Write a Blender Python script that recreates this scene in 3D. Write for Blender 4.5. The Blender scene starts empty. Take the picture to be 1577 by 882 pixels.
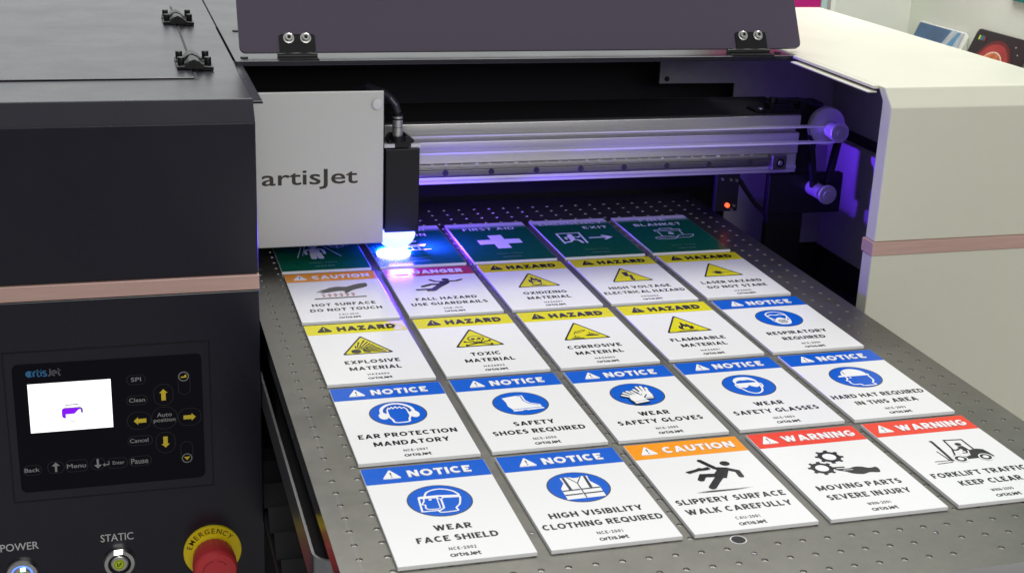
import bpy, bmesh, math, random
from mathutils import Matrix, Vector
from mathutils.geometry import tessellate_polygon

random.seed(7)
sc = bpy.context.scene
COL = sc.collection
S = 0.1                      # everything below is written in decimetres

# ------------------------------------------------------------------ camera, world, lamps, exposure
cam_d = bpy.data.cameras.new('camera')
cam = bpy.data.objects.new('camera', cam_d)
COL.objects.link(cam)
cam.matrix_world = Matrix(((0.96107578, 0.05398935, -0.27095847, -0.17325646),
                           (-0.2735877, 0.32267451, -0.90610757, -1.61740133),
                           (0.03851124, 0.94496895, 0.32488548, 0.49388352),
                           (0, 0, 0, 1)))
cam_d.sensor_fit = 'HORIZONTAL'
cam_d.sensor_width = 36
cam_d.lens = 48.925
cam_d.clip_start = 0.02
cam_d.clip_end = 100
cam_d.dof.use_dof = True
cam_d.dof.focus_distance = 1.35
cam_d.dof.aperture_fstop = 20
sc.camera = cam

WORLD_BASE, WORLD_UP, WORLD_BACK = 0.16, 0.36, 0.85
world = bpy.data.worlds.new('World')
sc.world = world
world.use_nodes = True
wn = world.node_tree
bg = wn.nodes['Background']
bg.inputs[1].default_value = 1.0
wtc = wn.nodes.new('ShaderNodeTexCoord')
wsx = wn.nodes.new('ShaderNodeSeparateXYZ')
wn.links.new(wtc.outputs['Generated'], wsx.inputs[0])


def wmath(op, a, b, clamp=False):
    n = wn.nodes.new('ShaderNodeMath')
    n.operation = op
    n.use_clamp = clamp
    for k, q in enumerate((a, b)):
        if isinstance(q, (int, float)):
            n.inputs[k].default_value = q
        else:
            wn.links.new(q, n.inputs[k])
    return n.outputs[0]


# a bright hall: pale ceiling above, lit stands behind the printer, a dim aisle in front of it
up = wmath('MULTIPLY', wmath('MAXIMUM', wsx.outputs['Z'], 0.0), WORLD_UP)
back = wmath('MULTIPLY', wmath('MAXIMUM', wsx.outputs['Y'], 0.0), WORLD_BACK)
low = wmath('ADD', wmath('MULTIPLY', wsx.outputs['Z'], 1.2), 0.75, True)
tot = wmath('MULTIPLY', wmath('ADD', wmath('ADD', up, back), WORLD_BASE), low)
wcol = wn.nodes.new('ShaderNodeMix')
wcol.data_type = 'RGBA'
wcol.blend_type = 'MULTIPLY'
wcol.inputs[0].default_value = 1.0
wcol.inputs[6].default_value = (0.97, 1.0, 0.985, 1)
wn.links.new(tot, wcol.inputs[7])
wn.links.new(wcol.outputs[2], bg.inputs[0])


def area(name, loc, target, size, power, color, size_y=None):
    d = bpy.data.lights.new(name, 'AREA')
    d.energy = power
    d.color = color
    d.size = size
    if size_y:
        d.shape = 'RECTANGLE'
        d.size_y = size_y
    o = bpy.data.objects.new(name, d)
    COL.objects.link(o)
    o.location = Vector(loc) * S
    o.rotation_euler = (Vector(target) - Vector(loc)).to_track_quat('-Z', 'Y').to_euler()
    return o


area('ceiling_lamp_back', (9.0, 14.0, 30.0), (3.0, -5.0, 0), 2.4, 90, (1.0, 0.985, 0.94), 1.0)
area('front_fill', (5.0, -31.0, 14), (5.0, -2.0, 1), 2.0, 33, (1.0, 0.985, 0.95), 1.2)  # added fill for the front faces and walls, not a ceiling lamp
area('wall_fill', (9.8, 1.2, 10.0), (12.0, 4.2, 1.5), 0.35, 1.2, (1.0, 1.0, 0.93), 0.3).data.spread = math.radians(80)  # added light to brighten the side wall, no lamp known there

sc.view_settings.view_transform = 'Standard'
sc.view_settings.look = 'None'
sc.view_settings.exposure = 0.0
sc.view_settings.gamma = 1.0
sc.render.engine = 'CYCLES'
sc.cycles.use_denoising = True
sc.cycles.max_bounces = 8
sc.cycles.sample_clamp_indirect = 6


# ------------------------------------------------------------------ materials
def mat(name, color, rough=0.5, metal=0.0, spec=0.5, noise=0.0, nscale=300.0, bump=0.0, bscale=2500.0,
        emit=None, estr=0.0, coat=0.0, aniso=None, smudge=0.0):
    m = bpy.data.materials.new(name)
    m.use_nodes = True
    nt = m.node_tree
    b = nt.nodes['Principled BSDF']
    b.inputs['Base Color'].default_value = (*color, 1)
    b.inputs['Roughness'].default_value = rough
    b.inputs['Metallic'].default_value = metal
    b.inputs['Specular IOR Level'].default_value = spec
    b.inputs['Coat Weight'].default_value = coat
    b.inputs['Coat Roughness'].default_value = 0.24
    if emit:
        b.inputs['Emission Color'].default_value = (*emit, 1)
        b.inputs['Emission Strength'].default_value = estr
    tc = nt.nodes.new('ShaderNodeTexCoord')
    if noise:
        mp = nt.nodes.new('ShaderNodeMapping')
        nt.links.new(tc.outputs['Object'], mp.inputs[0])
        if aniso:
            mp.inputs['Scale'].default_value = aniso
        n = nt.nodes.new('ShaderNodeTexNoise')
        n.inputs['Scale'].default_value = nscale
        n.inputs['Detail'].default_value = 5
        nt.links.new(mp.outputs[0], n.inputs['Vector'])
        mx = nt.nodes.new('ShaderNodeMix')
        mx.data_type = 'RGBA'
        mx.blend_type = 'MULTIPLY'
        mx.inputs[0].default_value = 1.0
        mx.inputs[6].default_value = (*color, 1)
        rp = nt.nodes.new('ShaderNodeValToRGB')
        lo, hi = 1 - noise, 1 + noise
        rp.color_ramp.elements[0].position = 0.3
        rp.color_ramp.elements[1].position = 0.7
        rp.color_ramp.elements[0].color = (lo, lo, lo, 1)
        rp.color_ramp.elements[1].color = (hi, hi, hi, 1)
        nt.links.new(n.outputs[0], rp.inputs[0])
        nt.links.new(rp.outputs[0], mx.inputs[7])
        nt.links.new(mx.outputs[2], b.inputs['Base Color'])
        rr = nt.nodes.new('ShaderNodeMapRange')
        rr.inputs['To Min'].default_value = max(0.02, rough - 0.06)
        rr.inputs['To Max'].default_value = min(1, rough + 0.06)
        nt.links.new(n.outputs[0], rr.inputs[0])
        nt.links.new(rr.outputs[0], b.inputs['Roughness'])
    if smudge:                                   # handling marks: the sheen varies in soft patches
        n3 = nt.nodes.new('ShaderNodeTexNoise')
        n3.inputs['Scale'].default_value = 14
        n3.inputs['Detail'].default_value = 6
        n3.inputs['Roughness'].default_value = 0.65
        nt.links.new(tc.outputs['Object'], n3.inputs['Vector'])
        r3 = nt.nodes.new('ShaderNodeMapRange')
        r3.inputs['From Min'].default_value = 0.35
        r3.inputs['From Max'].default_value = 0.65
        r3.inputs['To Min'].default_value = rough - smudge
        r3.inputs['To Max'].default_value = rough + smudge
        nt.links.new(n3.outputs[0], r3.inputs[0])
        nt.links.new(r3.outputs[0], b.inputs['Roughness'])
    if bump:
        n2 = nt.nodes.new('ShaderNodeTexNoise')
        n2.inputs['Scale'].default_value = bscale
        n2.inputs['Detail'].default_value = 2
        nt.links.new(tc.outputs['Object'], n2.inputs['Vector'])
        bp = nt.nodes.new('ShaderNodeBump')
        bp.inputs['Strength'].default_value = bump
        bp.inputs['Distance'].default_value = 0.0002
        nt.links.new(n2.outputs[0], bp.inputs['Height'])
        nt.links.new(bp.outputs[0], b.inputs['Normal'])
    return m


M = {}
M['black_paint'] = mat('black_powder_coat', (0.0070, 0.0062, 0.0165), 0.30, spec=0.5, coat=0.12, smudge=0.03, noise=0.08, nscale=90, bump=0.35, bscale=1800)
M['white_paint'] = mat('white_powder_coat', (0.74, 0.73, 0.615), 0.42, smudge=0.05, noise=0.008, nscale=60, bump=0.25, bscale=1800)
M['rose'] = mat('rose_gold_strip', (0.64, 0.42, 0.37), 0.40, metal=0.15, noise=0.07, nscale=220, aniso=(0.06, 1, 1), bump=0.1)
M['bed'] = mat('anodised_bed', (0.140, 0.137, 0.120), 0.36, metal=0.75, noise=0.05, nscale=160, bump=0.12, bscale=3000, smudge=0.05)
M['bed_hole'] = mat('countersunk_metal', (0.30, 0.29, 0.27), 0.38, metal=0.85)
M['pit'] = mat('deep_hole', (0.015, 0.015, 0.015), 0.8)
M['steel'] = mat('steel', (0.62, 0.61, 0.60), 0.28, metal=1.0, noise=0.06, nscale=200)
M['mirror'] = mat('polished_aluminium', (0.34, 0.34, 0.36), 0.30, metal=1.0, noise=0.05, nscale=300)
M['edge'] = mat('milled_edge', (0.42, 0.43, 0.46), 0.16, metal=1.0)
M['alu'] = mat('aluminium', (0.60, 0.59, 0.60), 0.36, metal=0.75, noise=0.07, nscale=120, aniso=(0.03, 1, 1))
M['alu_dark'] = mat('aluminium_groove', (0.20, 0.19, 0.21), 0.45, metal=0.7)
M['rail'] = mat('rail_steel', (0.16, 0.155, 0.16), 0.35, metal=0.9, noise=0.08, nscale=200)
M['silver_cover'] = mat('silver_cover', (0.64, 0.64, 0.635), 0.42, metal=0.35, noise=0.008, nscale=80, bump=0.2)
M['black_plastic'] = mat('black_plastic', (0.008, 0.008, 0.010), 0.35, spec=0.3)
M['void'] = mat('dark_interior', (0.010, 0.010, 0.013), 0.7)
M['grey_wall'] = mat('grey_sheet', (0.36, 0.35, 0.35), 0.5, noise=0.05, nscale=70, bump=0.2)
M['lid'] = mat('smoked_acrylic', (0.085, 0.066, 0.105), 0.22, spec=0.5)
M['belt'] = mat('belt', (0.70, 0.70, 0.72), 0.55)
M['pulley'] = mat('pulley', (0.55, 0.54, 0.57), 0.34, metal=0.6, noise=0.06, nscale=150)
M['panel'] = mat('membrane', (0.0025, 0.0022, 0.007), 0.12, spec=0.15)
M['key_line'] = mat('key_outline', (0.008, 0.008, 0.013), 0.4)
M['key_white'] = mat('key_white', (0.29, 0.29, 0.30), 0.5)
M['key_yellow'] = mat('key_yellow', (0.75, 0.56, 0.03), 0.5)
M['logo_blue'] = mat('logo_blue', (0.03, 0.16, 0.36), 0.5)
M['logo_grey'] = mat('logo_grey', (0.11, 0.11, 0.12), 0.5)
M['screen'] = mat('screen', (0.8, 0.8, 0.8), 0.3, emit=(0.97, 0.98, 1.0), estr=1.15)
M['screen_purple'] = mat('screen_purple', (0.1, 0.0, 0.3), 0.3, emit=(0.19, 0.0, 0.76), estr=1.0)
M['screen_grey'] = mat('screen_grey', (0.1, 0.1, 0.1), 0.3, emit=(0.12, 0.11, 0.14), estr=1.0)
M['screen_pale'] = mat('screen_pale', (0.5, 0.5, 0.5), 0.3, emit=(0.86, 0.86, 0.87), estr=1.0)
M['yellow'] = mat('stop_yellow', (0.95, 0.74, 0.01), 0.42)
M['red'] = mat('stop_red', (0.74, 0.050, 0.060), 0.42, bump=0.2)
M['red_line'] = mat('stop_red_line', (0.33, 0.018, 0.024), 0.5)
M['ink_print'] = mat('black_print', (0.02, 0.018, 0.016), 0.5)
M['print_white'] = mat('white_print', (0.55, 0.55, 0.55), 0.5)
M['led_white'] = mat('led_white', (0.9, 0.9, 0.9), 0.3, emit=(1, 1, 0.92), estr=3.0)
M['led_blue'] = mat('led_blue', (0.1, 0.2, 0.8), 0.3, emit=(0.10, 0.22, 1.0), estr=1.6)
M['led_cyan'] = mat('led_cyan', (0.5, 0.8, 0.9), 0.3, emit=(0.5, 0.9, 1.0), estr=2.0)
M['led_red'] = mat('led_red', (0.8, 0.05, 0.02), 0.3, emit=(1.0, 0.10, 0.02), estr=2.2)
M['lime'] = mat('lime_sticker', (0.58, 0.72, 0.02), 0.45)
M['uv'] = mat('uv_window', (0.3, 0.3, 1.0), 0.2, emit=(0.20, 0.25, 1.0), estr=4.0)
M['tube'] = mat('dark_hose', (0.035, 0.03, 0.045), 0.3)
M['bellows'] = mat('bellows_cloth', (0.020, 0.019, 0.024), 0.65)
# signs
M['board'] = mat('board_white', (0.82, 0.82, 0.83), 0.14, spec=0.45, noise=0.004, nscale=25, bump=0.15, bscale=1500)
M['board_edge'] = mat('board_edge', (0.60, 0.59, 0.60), 0.5)
INK = {'w': (0.86, 0.86, 0.87), 'k': (0.016, 0.014, 0.016), 'b': (0.001, 0.105, 0.60), 'y': (0.74, 0.67, 0.003),
       'o': (0.90, 0.31, 0.002), 'r': (0.82, 0.050, 0.020), 'g': (0.004, 0.115, 0.056), 'd': (0.055, 0.065, 0.095),
       'h': (0.045, 0.038, 0.034), 'v': (0.45, 0.06, 0.05), 'm': (0.46, 0.045, 0.09), 'p': (0.84, 0.42, 0.22),
       'l': (0.10, 0.20, 0.16), 's': (0.58, 0.60, 0.60)}
for k_, c_ in INK.items():
    M['ink_' + k_] = mat('ink_' + k_, c_, 0.12, spec=0.30, noise=0.05 if k_ not in 'wk' else 0.0, nscale=700, bump=0.45 if k_ not in 'wk' else 0.1, bscale=2600)


def fade_green():
    # the row still being printed: the ink thins out towards the far edge of the board
    m = mat('ink_green_unfinished', INK['g'], 0.15, spec=0.5, bump=0.35, bscale=2600)
    nt = m.node_tree
    b = nt.nodes['Principled BSDF']
    tc = nt.nodes.new('ShaderNodeTexCoord')
    sx = nt.nodes.new('ShaderNodeSeparateXYZ')
    nt.links.new(tc.outputs['Object'], sx.inputs[0])
    n = nt.nodes.new('ShaderNodeTexNoise')
    n.inputs['Scale'].default_value = 1500
    nt.links.new(tc.outputs['Object'], n.inputs['Vector'])
    a = nt.nodes.new('ShaderNodeMath')
    a.operation = 'MULTIPLY_ADD'
    a.inputs[1].default_value = 0.006
    nt.links.new(n.outputs[0], a.inputs[0])
    nt.links.new(sx.outputs['Y'], a.inputs[2])
    r = nt.nodes.new('ShaderNodeMapRange')
    r.inputs['From Min'].default_value = -0.0215
    r.inputs['From Max'].default_value = -0.0075
    nt.links.new(a.outputs[0], r.inputs[0])
    cr = nt.nodes.new('ShaderNodeValToRGB')
    cr.color_ramp.elements[0].color = (*INK['g'], 1)
    cr.color_ramp.elements[1].color = (0.80, 0.80, 0.83, 1)
    e = cr.color_ramp.elements.new(0.45)
    e.color = (0.12, 0.26, 0.21, 1)
    nt.links.new(r.outputs[0], cr.inputs[0])
    nt.links.new(cr.outputs[0], b.inputs['Base Color'])
    return m


M['ink_fade'] = fade_green()


# ------------------------------------------------------------------ mesh helpers
class MB:
    """Collects faces and links them as ONE mesh object."""

    def __init__(self):
        self.v, self.f, self.mi, self.sm, self.mats = [], [], [], [], []

    def _m(self, m):
        if m not in self.mats:
            self.mats.append(m)
        return self.mats.index(m)

    def face(self, pts, m, smooth=False):
        n = len(self.v)
        self.v += [tuple(p) for p in pts]
        self.f.append(list(range(n, n + len(pts))))
        self.mi.append(self._m(m))
        self.sm.append(smooth)

    def mesh(self, verts, faces, m, smooth=False):
        n = len(self.v)
        self.v += [tuple(p) for p in verts]
        k = self._m(m)
        for f in faces:
            self.f.append([n + i for i in f])
            self.mi.append(k)
            self.sm.append(smooth)

    def box(self, x0, x1, y0, y1, z0, z1, m):
        v = [(x, y, z) for z in (z0, z1) for y in (y0, y1) for x in (x0, x1)]
        self.mesh(v, [(0, 2, 3, 1), (4, 5, 7, 6), (0, 1, 5, 4), (2, 6, 7, 3), (0, 4, 6, 2), (1, 3, 7, 5)], m)

    def prism(self, poly, axis, a, b, m, smooth=False):
        """poly: 2-D outline in the two other axes (x: yz, y: xz, z: xy), extruded from a to b."""
        def P(p, t):
            return (t, p[0], p[1]) if axis == 'x' else ((p[0], t, p[1]) if axis == 'y' else (p[0], p[1], t))
        ar = sum(poly[i][0] * poly[(i + 1) % len(poly)][1] - poly[(i + 1) % len(poly)][0] * poly[i][1] for i in range(len(poly)))
        if (ar < 0) != (axis == 'y'):
            poly = poly[::-1]
        if a > b:
            a, b = b, a
        n = len(poly)
        v = [P(p, a) for p in poly] + [P(p, b) for p in poly]
        self.mesh(v, [tuple(range(n))[::-1], tuple(range(n, 2 * n))], m)
        self.mesh(v, [(i, (i + 1) % n, n + (i + 1) % n, n + i) for i in range(n)], m, smooth)

    def cyl(self, p0, p1, r0, m, r1=None, n=24, caps=True, smooth=True):
        r1 = r0 if r1 is None else r1
        p0, p1 = Vector(p0), Vector(p1)
        d = (p1 - p0).normalized()
        u = d.orthogonal().normalized()
        w = d.cross(u)
        A = [p0 + (u * math.cos(2 * math.pi * i / n) + w * math.sin(2 * math.pi * i / n)) * r0 for i in range(n)]
        B = [p1 + (u * math.cos(2 * math.pi * i / n) + w * math.sin(2 * math.pi * i / n)) * r1 for i in range(n)]
        self.mesh(A + B, [(i, (i + 1) % n, n + (i + 1) % n, n + i) for i in range(n)], m, smooth)
        if caps:
            self.face(A[::-1], m)
            self.face(B, m)

    def lathe(self, c, d, prof, m, n=40, mats=None, cap=True):
        """prof: (distance along d, radius) pairs around the axis through c."""
        c, d = Vector(c), Vector(d).normalized()
        u = d.orthogonal().normalized()
        w = d.cross(u)
        R = [[c + d * t + (u * math.cos(2 * math.pi * i / n) + w * math.sin(2 * math.pi * i / n)) * r for i in range(n)] for t, r in prof]
        for k in range(len(R) - 1):
            mm = mats[k] if mats else m
            self.mesh(R[k] + R[k + 1], [(i, (i + 1) % n, n + (i + 1) % n, n + i) for i in range(n)], mm, True)
        if cap and prof[-1][1] > 1e-6:
            self.face(R[-1], mats[-1] if mats else m)

    def tube(self, pts, r, m, n=10):
        pts = [Vector(p) for p in pts]
        rings = []
        for i, p in enumerate(pts):
            d = (pts[min(i + 1, len(pts) - 1)] - pts[max(i - 1, 0)]).normalized()
            u = d.cross(Vector((0.3, 0.9, 0.31))).normalized()
            w = d.cross(u)
            rings.append([p + (u * math.cos(2 * math.pi * k / n) + w * math.sin(2 * math.pi * k / n)) * r for k in range(n)])
        for a, b in zip(rings, rings[1:]):
            self.mesh(a + b, [(i, (i + 1) % n, n + (i + 1) % n, n + i) for i in range(n)], m, True)
        self.face(rings[0][::-1], m)
        self.face(rings[-1], m)

    def build(self, name, parent=None, bevel=0.0, seg=2, origin=(0, 0, 0)):
        me = bpy.data.meshes.new(name)
        o3 = Vector(origin)
        me.from_pydata([((Vector(p) - o3) * S)[:] for p in self.v], [], self.f)
        for m in self.mats:
            me.materials.append(M[m] if isinstance(m, str) else m)
        me.polygons.foreach_set('material_index', self.mi)
        me.polygons.foreach_set('use_smooth', self.sm)
        me.update()
        ob = bpy.data.objects.new(name, me)
        COL.objects.link(ob)
        ob.location = o3 * S
        if parent:
            ob.parent = parent
            ob.location = (0, 0, 0) if origin == (0, 0, 0) else o3 * S
        if bevel:
            bm = bmesh.new()
            bm.from_mesh(me)
            bmesh.ops.remove_doubles(bm, verts=bm.verts, dist=1e-6)
            bm.normal_update()
            bm.to_mesh(me)
            bm.free()
            md = ob.modifiers.new('bevel', 'BEVEL')
            md.width = bevel * S
            md.segments = seg
            md.limit_method = 'ANGLE'
            md.angle_limit = math.radians(25)
            md.harden_normals = False
        return ob


def tag(o, label, cat, group=None, kind=None):
    o['label'] = label
    if cat:
        o['category'] = cat
    if group:
        o['group'] = group
    if kind:
        o['kind'] = kind
    return o


def empty(name, loc=(0, 0, 0)):
    o = bpy.data.objects.new(name, None)
    COL.objects.link(o)
    o.location = Vector(loc) * S
    o.empty_display_size = 0.02
    return o


# ---- lettering
_tc = {}


def glyphs(body, bold=0.0, spacing=1.0):
    key = (body, bold, spacing)
    if key in _tc:
        return _tc[key]
    cu = bpy.data.curves.new('lettering', 'FONT')
    cu.body = body
    cu.size = 1.0
    cu.resolution_u = 3
    cu.offset = bold
    cu.space_character = spacing
    ob = bpy.data.objects.new('lettering', cu)
    COL.objects.link(ob)
    me = bpy.data.meshes.new_from_object(ob)
    V = [(v.co.x, v.co.y) for v in me.vertices]
    F = [tuple(p.vertices) for p in me.polygons]
    bpy.data.objects.remove(ob)
    bpy.data.meshes.remove(me)
    bpy.data.curves.remove(cu)
    F2 = []
    for f in F:
        ar = sum(V[f[i]][0] * V[f[(i + 1) % len(f)]][1] - V[f[(i + 1) % len(f)]][0] * V[f[i]][1] for i in range(len(f)))
        F2.append(f if ar > 0 else f[::-1])
    x0, x1 = min(p[0] for p in V), max(p[0] for p in V)
    y0, y1 = min(p[1] for p in V), max(p[1] for p in V)
    _tc[key] = (V, F2, x0, x1, y0, y1)
    return _tc[key]


def outline_sides(V, F):
    cnt = {}
    for f in F:
        for i in range(len(f)):
            a, b = f[i], f[(i + 1) % len(f)]
            if (b, a) in cnt:
                cnt[(b, a)] = None
            else:
                cnt[(a, b)] = (a, b)
    return [e for k, e in cnt.items() if e]


def text_in(mb, body, x0, x1, y0, y1, frame, m, bold=0.0, raise_h=0.0, spacing=1.0):
    """Lettering stretched into the box x0..x1, y0..y1; frame(x, y, h) gives the 3-D point.
    Heavier weights are struck several times, each a hair to the side of the last."""
    V, F, a, b, c, d = glyphs(body, 0.0, spacing)
    kx, ky = (x1 - x0) / (b - a), (y1 - y0) / (d - c)
    bx, by = bold * ky, bold * 0.55 * ky
    shifts = [(0, 0)] if bold == 0 else [(-bx, -by), (bx, -by), (-bx, by), (bx, by), (0, 0)]
    fx = (x1 - x0 - 2 * bx) / (x1 - x0)
    fy = (y1 - y0 - 2 * by) / (y1 - y0)
    for k, (ox, oy) in enumerate(shifts):
        h = raise_h + k * 0.00005
        Q = [((p[0] - a) * kx * fx + x0 + bx + ox, (p[1] - c) * ky * fy + y0 + by + oy) for p in V]
        mb.mesh([frame(x, y, h) for x, y in Q], F, m)
        if raise_h:
            n = len(Q)
            E = outline_sides(Q, F)
            mb.mesh([frame(x, y, h) for x, y in Q] + [frame(x, y, 0) for x, y in Q], [(e[1], e[0], n + e[0], n + e[1]) for e in E], m)


def text_w(body, bold=0.0, spacing=1.0):
    V, F, a, b, c, d = glyphs(body, 0.0, spacing)
    return (b - a) / (d - c)


# ---- block capitals of the signs: strokes of one width, flat or raised
def _E(cx, cy, rx, ry, a0, a1, n=13):
    return [(cx + rx * math.cos(math.radians(a0 + (a1 - a0) * i / (n - 1))), cy + ry * math.sin(math.radians(a0 + (a1 - a0) * i / (n - 1)))) for i in range(n)]


# L: stroke (closed if 'O'), D: slanted bar (x at bottom, x at top, y bottom, y top)
CAPS = {
    'A': (.80, [('D', 0, .5, 0, 1), ('D', 1, .5, 0, 1), ('L', [(.20, .24), (.80, .24)])]),
    'B': (.64, [('L', [(0, 0), (0, 1)]), ('L', [(0, 1)] + _E(.58, .765, .34, .235, 90, -90) + [(0, .53)]), ('L', [(0, .53)] + _E(.62, .265, .38, .265, 90, -90) + [(0, 0)])]),
    'C': (.72, [('L', _E(.56, .5, .56, .5, 48, 312, 19))]),
    'D': (.74, [('L', [(0, 0), (0, 1)]), ('L', [(0, 1)] + _E(.44, .5, .56, .5, 90, -90, 17) + [(0, 0)])]),
    'E': (.56, [('L', [(0, 0), (0, 1)]), ('L', [(0, 1), (1, 1)]), ('L', [(0, .51), (.90, .51)]), ('L', [(0, 0), (1, 0)])]),
    'F': (.54, [('L', [(0, 0), (0, 1)]), ('L', [(0, 1), (1, 1)]), ('L', [(0, .49), (.88, .49)])]),
    'G': (.76, [('L', _E(.54, .5, .54, .5, 48, 330, 19) + [(.98, .44), (.58, .44)])]),
    'H': (.72, [('L', [(0, 0), (0, 1)]), ('L', [(1, 0), (1, 1)]), ('L', [(0, .52), (1, .52)])]),
    'I': (.20, [('L', [(.5, 0), (.5, 1)])]),
    'J': (.46, [('L', [(1, 1), (1, .34)] + _E(.48, .30, .52, .30, 0, -150, 10))]),
    'K': (.68, [('L', [(0, 0), (0, 1)]), ('D', .02, .96, .40, 1), ('D', 1, .28, 0, .62)]),
    'L': (.54, [('L', [(0, 0), (0, 1)]), ('L', [(0, 0), (1, 0)])]),
    'M': (.90, [('L', [(0, 0), (0, 1)]), ('L', [(1, 0), (1, 1)]), ('D', .5, .0, .12, 1), ('D', .5, 1, .12, 1)]),
    'N': (.74, [('L', [(0, 0), (0, 1)]), ('L', [(1, 0), (1, 1)]), ('D', 1, 0, 0, 1)]),
    'O': (.84, [('O', _E(.5, .5, .5, .5, 0, 345, 24))]),
    'P': (.62, [('L', [(0, 0), (0, 1)]), ('L', [(0, 1)] + _E(.58, .72, .42, .28, 90, -90) + [(0, .44)])]),
    'Q': (.84, [('O', _E(.5, .5, .5, .5, 0, 345, 24)), ('D', 1, .56, -.06, .28)]),
    'R': (.66, [('L', [(0, 0), (0, 1)]), ('L', [(0, 1)] + _E(.56, .73, .40, .27, 90, -90) + [(0, .46)]), ('D', 1, .46, 0, .46)]),
    'S': (.58, [('L', _E(.5, .745, .46, .255, 35, 250, 11) + _E(.5, .255, .5, .262, 78, -145, 12))]),
    'T': (.64, [('L', [(0, 1), (1, 1)]), ('L', [(.5, 0), (.5, 1)])]),
    'U': (.70, [('L', [(0, 1), (0, .40)] + _E(.5, .38, .5, .38, 180, 360, 13) + [(1, .40), (1, 1)])]),
    'V': (.78, [('D', .5, 0, 0, 1), ('D', .5, 1, 0, 1)]),
    'W': (1.10, [('D', .27, 0, 0, 1), ('D', .27, .5, 0, 1), ('D', .73, .5, 0, 1), ('D', .73, 1, 0, 1)]),
    'X': (.74, [('D', 0, 1, 0, 1), ('D', 1, 0, 0, 1)]),
    'Y': (.74, [('L', [(.5, 0), (.5, .45)]), ('D', .5, 0, .38, 1), ('D', .5, 1, .38, 1)]),
    'Z': (.62, [('L', [(0, 1), (1, 1)]), ('L', [(0, 0), (1, 0)]), ('D', 0, 1, 0, 1)]),
    '0': (.56, [('O', _E(.5, .5, .5, .5, 0, 345, 24))]),
    '1': (.36, [('L', [(.8, 0), (.8, 1), (.1, .78)])]),
    '2': (.54, [('L', _E(.5, .73, .48, .27, 160, -20, 12) + [(.04, 0), (1, 0)])]),
    '3': (.54, [('L', _E(.46, .76, .46, .24, 150, -80, 11) + [(.4, .52)] + _E(.46, .26, .52, .26, 82, -150, 11))]),
    '4': (.58, [('L', [(1, .26), (0, .26), (.72, 1), (.72, 0)])]),
    '5': (.54, [('L', [(.92, 1), (.14, 1), (.06, .55)] + _E(.46, .32, .52, .32, 110, -150, 13))]),
    '6': (.56, [('O', _E(.5, .30, .48, .30, 0, 345, 20)), ('L', [(.04, .30), (.16, .68), (.48, .95), (.80, 1)])]),
    '7': (.54, [('L', [(0, 1), (1, 1), (.36, 0)])]),
    '8': (.56, [('O', _E(.5, .76, .42, .24, 0, 345, 18)), ('O', _E(.5, .26, .5, .26, 0, 345, 20))]),
    '-': (.34, [('L', [(0, .42), (1, .42)])]),
}


def ribbon(pts, w, closed):
    n = len(pts)
    L, R = [], []
    for i in range(n):
        p = Vector(pts[i])
        a = Vector(pts[(i - 1) % n]) if (closed or i > 0) else None
        c = Vector(pts[(i + 1) % n]) if (closed or i < n - 1) else None
        d1 = (p - a).normalized() if a is not None else (c - p).normalized()
        d2 = (c - p).normalized() if c is not None else d1
        t = d1 + d2
        t = t.normalized() if t.length > 1e-4 else d1
        nn = Vector((-t.y, t.x))
        k = max(0.5, abs(nn.dot(Vector((-d1.y, d1.x)))))
        L.append(tuple(p - nn * (w / 2 / k)))
        R.append(tuple(p + nn * (w / 2 / k)))
    F = [(i, (i + 1) % n, n + (i + 1) % n, n + i) for i in range(n if closed else n - 1)]
    return L + R, F


def caps_pieces(body, t, gap):
    x = 0.0
    out = []
    for ch in body:
        if ch == ' ':
            x += 0.34
            continue
        w, prims = CAPS[ch]
        w = max(w, t)
        for pr in prims:
            if pr[0] == 'D':
                _, xb, xt, yb, yt = pr
                th = t * math.sqrt(1 + ((xt - xb) * (w - t) / (yt - yb)) ** 2) * 0.97
                X0, X1 = x + xb * (w - th), x + xt * (w - th)
                V = [(X0, yb), (X0 + th, yb), (X1 + th, yt), (X1, yt)]
                out.append((V, [(0, 1, 2, 3)]))
            else:
                pts = [(x + t / 2 + p[0] * (w - t), t / 2 + p[1] * (1 - t)) for p in pr[1]]
                if pr[0] == 'L':
                    # butt ends reach the cap line and base line
                    for e, q in ((0, 1), (-1, -2)):
                        dv = Vector(pts[e]) - Vector(pts[q])
                        if abs(dv.x) < 1e-6:
                            if abs(pts[e][1] - t / 2) < 1e-6:
                                pts[e] = (pts[e][0], 0.0)
                            elif abs(pts[e][1] - 1 + t / 2) < 1e-6:
                                pts[e] = (pts[e][0], 1.0)
                        elif abs(dv.y) < 1e-6 and pr[1][e][0] in (0, 1):
                            pts[e] = (x if pr[1][e][0] == 0 else x + w, pts[e][1])
                out.append(ribbon(pts, t, pr[0] == 'O'))
        x += w + gap
    return out, x - gap


def caps_w(body, t=0.19, gap=0.15):
    return caps_pieces(body, t, gap)[1]


def caps_in(mb, body, x0, x1, y0, y1, frame, m, t=0.19, gap=0.15, raise_h=0.0):
    P, W = caps_pieces(body, t, gap)
    kx, ky = (x1 - x0) / W, y1 - y0
    for k, (V, F) in enumerate(P):
        h = raise_h + (k % 12) * 0.00005
        Q = [(x0 + p[0] * kx, y0 + p[1] * ky) for p in V]
        F2 = []
        for f in F:
            ar = sum(Q[f[i]][0] * Q[f[(i + 1) % 4]][1] - Q[f[(i + 1) % 4]][0] * Q[f[i]][1] for i in range(4))
            F2.append(f if ar > 0 else f[::-1])
        mb.mesh([frame(x, y, h) for x, y in Q], F2, m)
        if raise_h:
            n = len(Q)
            mb.mesh([frame(x, y, h) for x, y in Q] + [frame(x, y, 0) for x, y in Q], [(e[1], e[0], n + e[0], n + e[1]) for e in outline_sides(Q, F2)], m)


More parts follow.
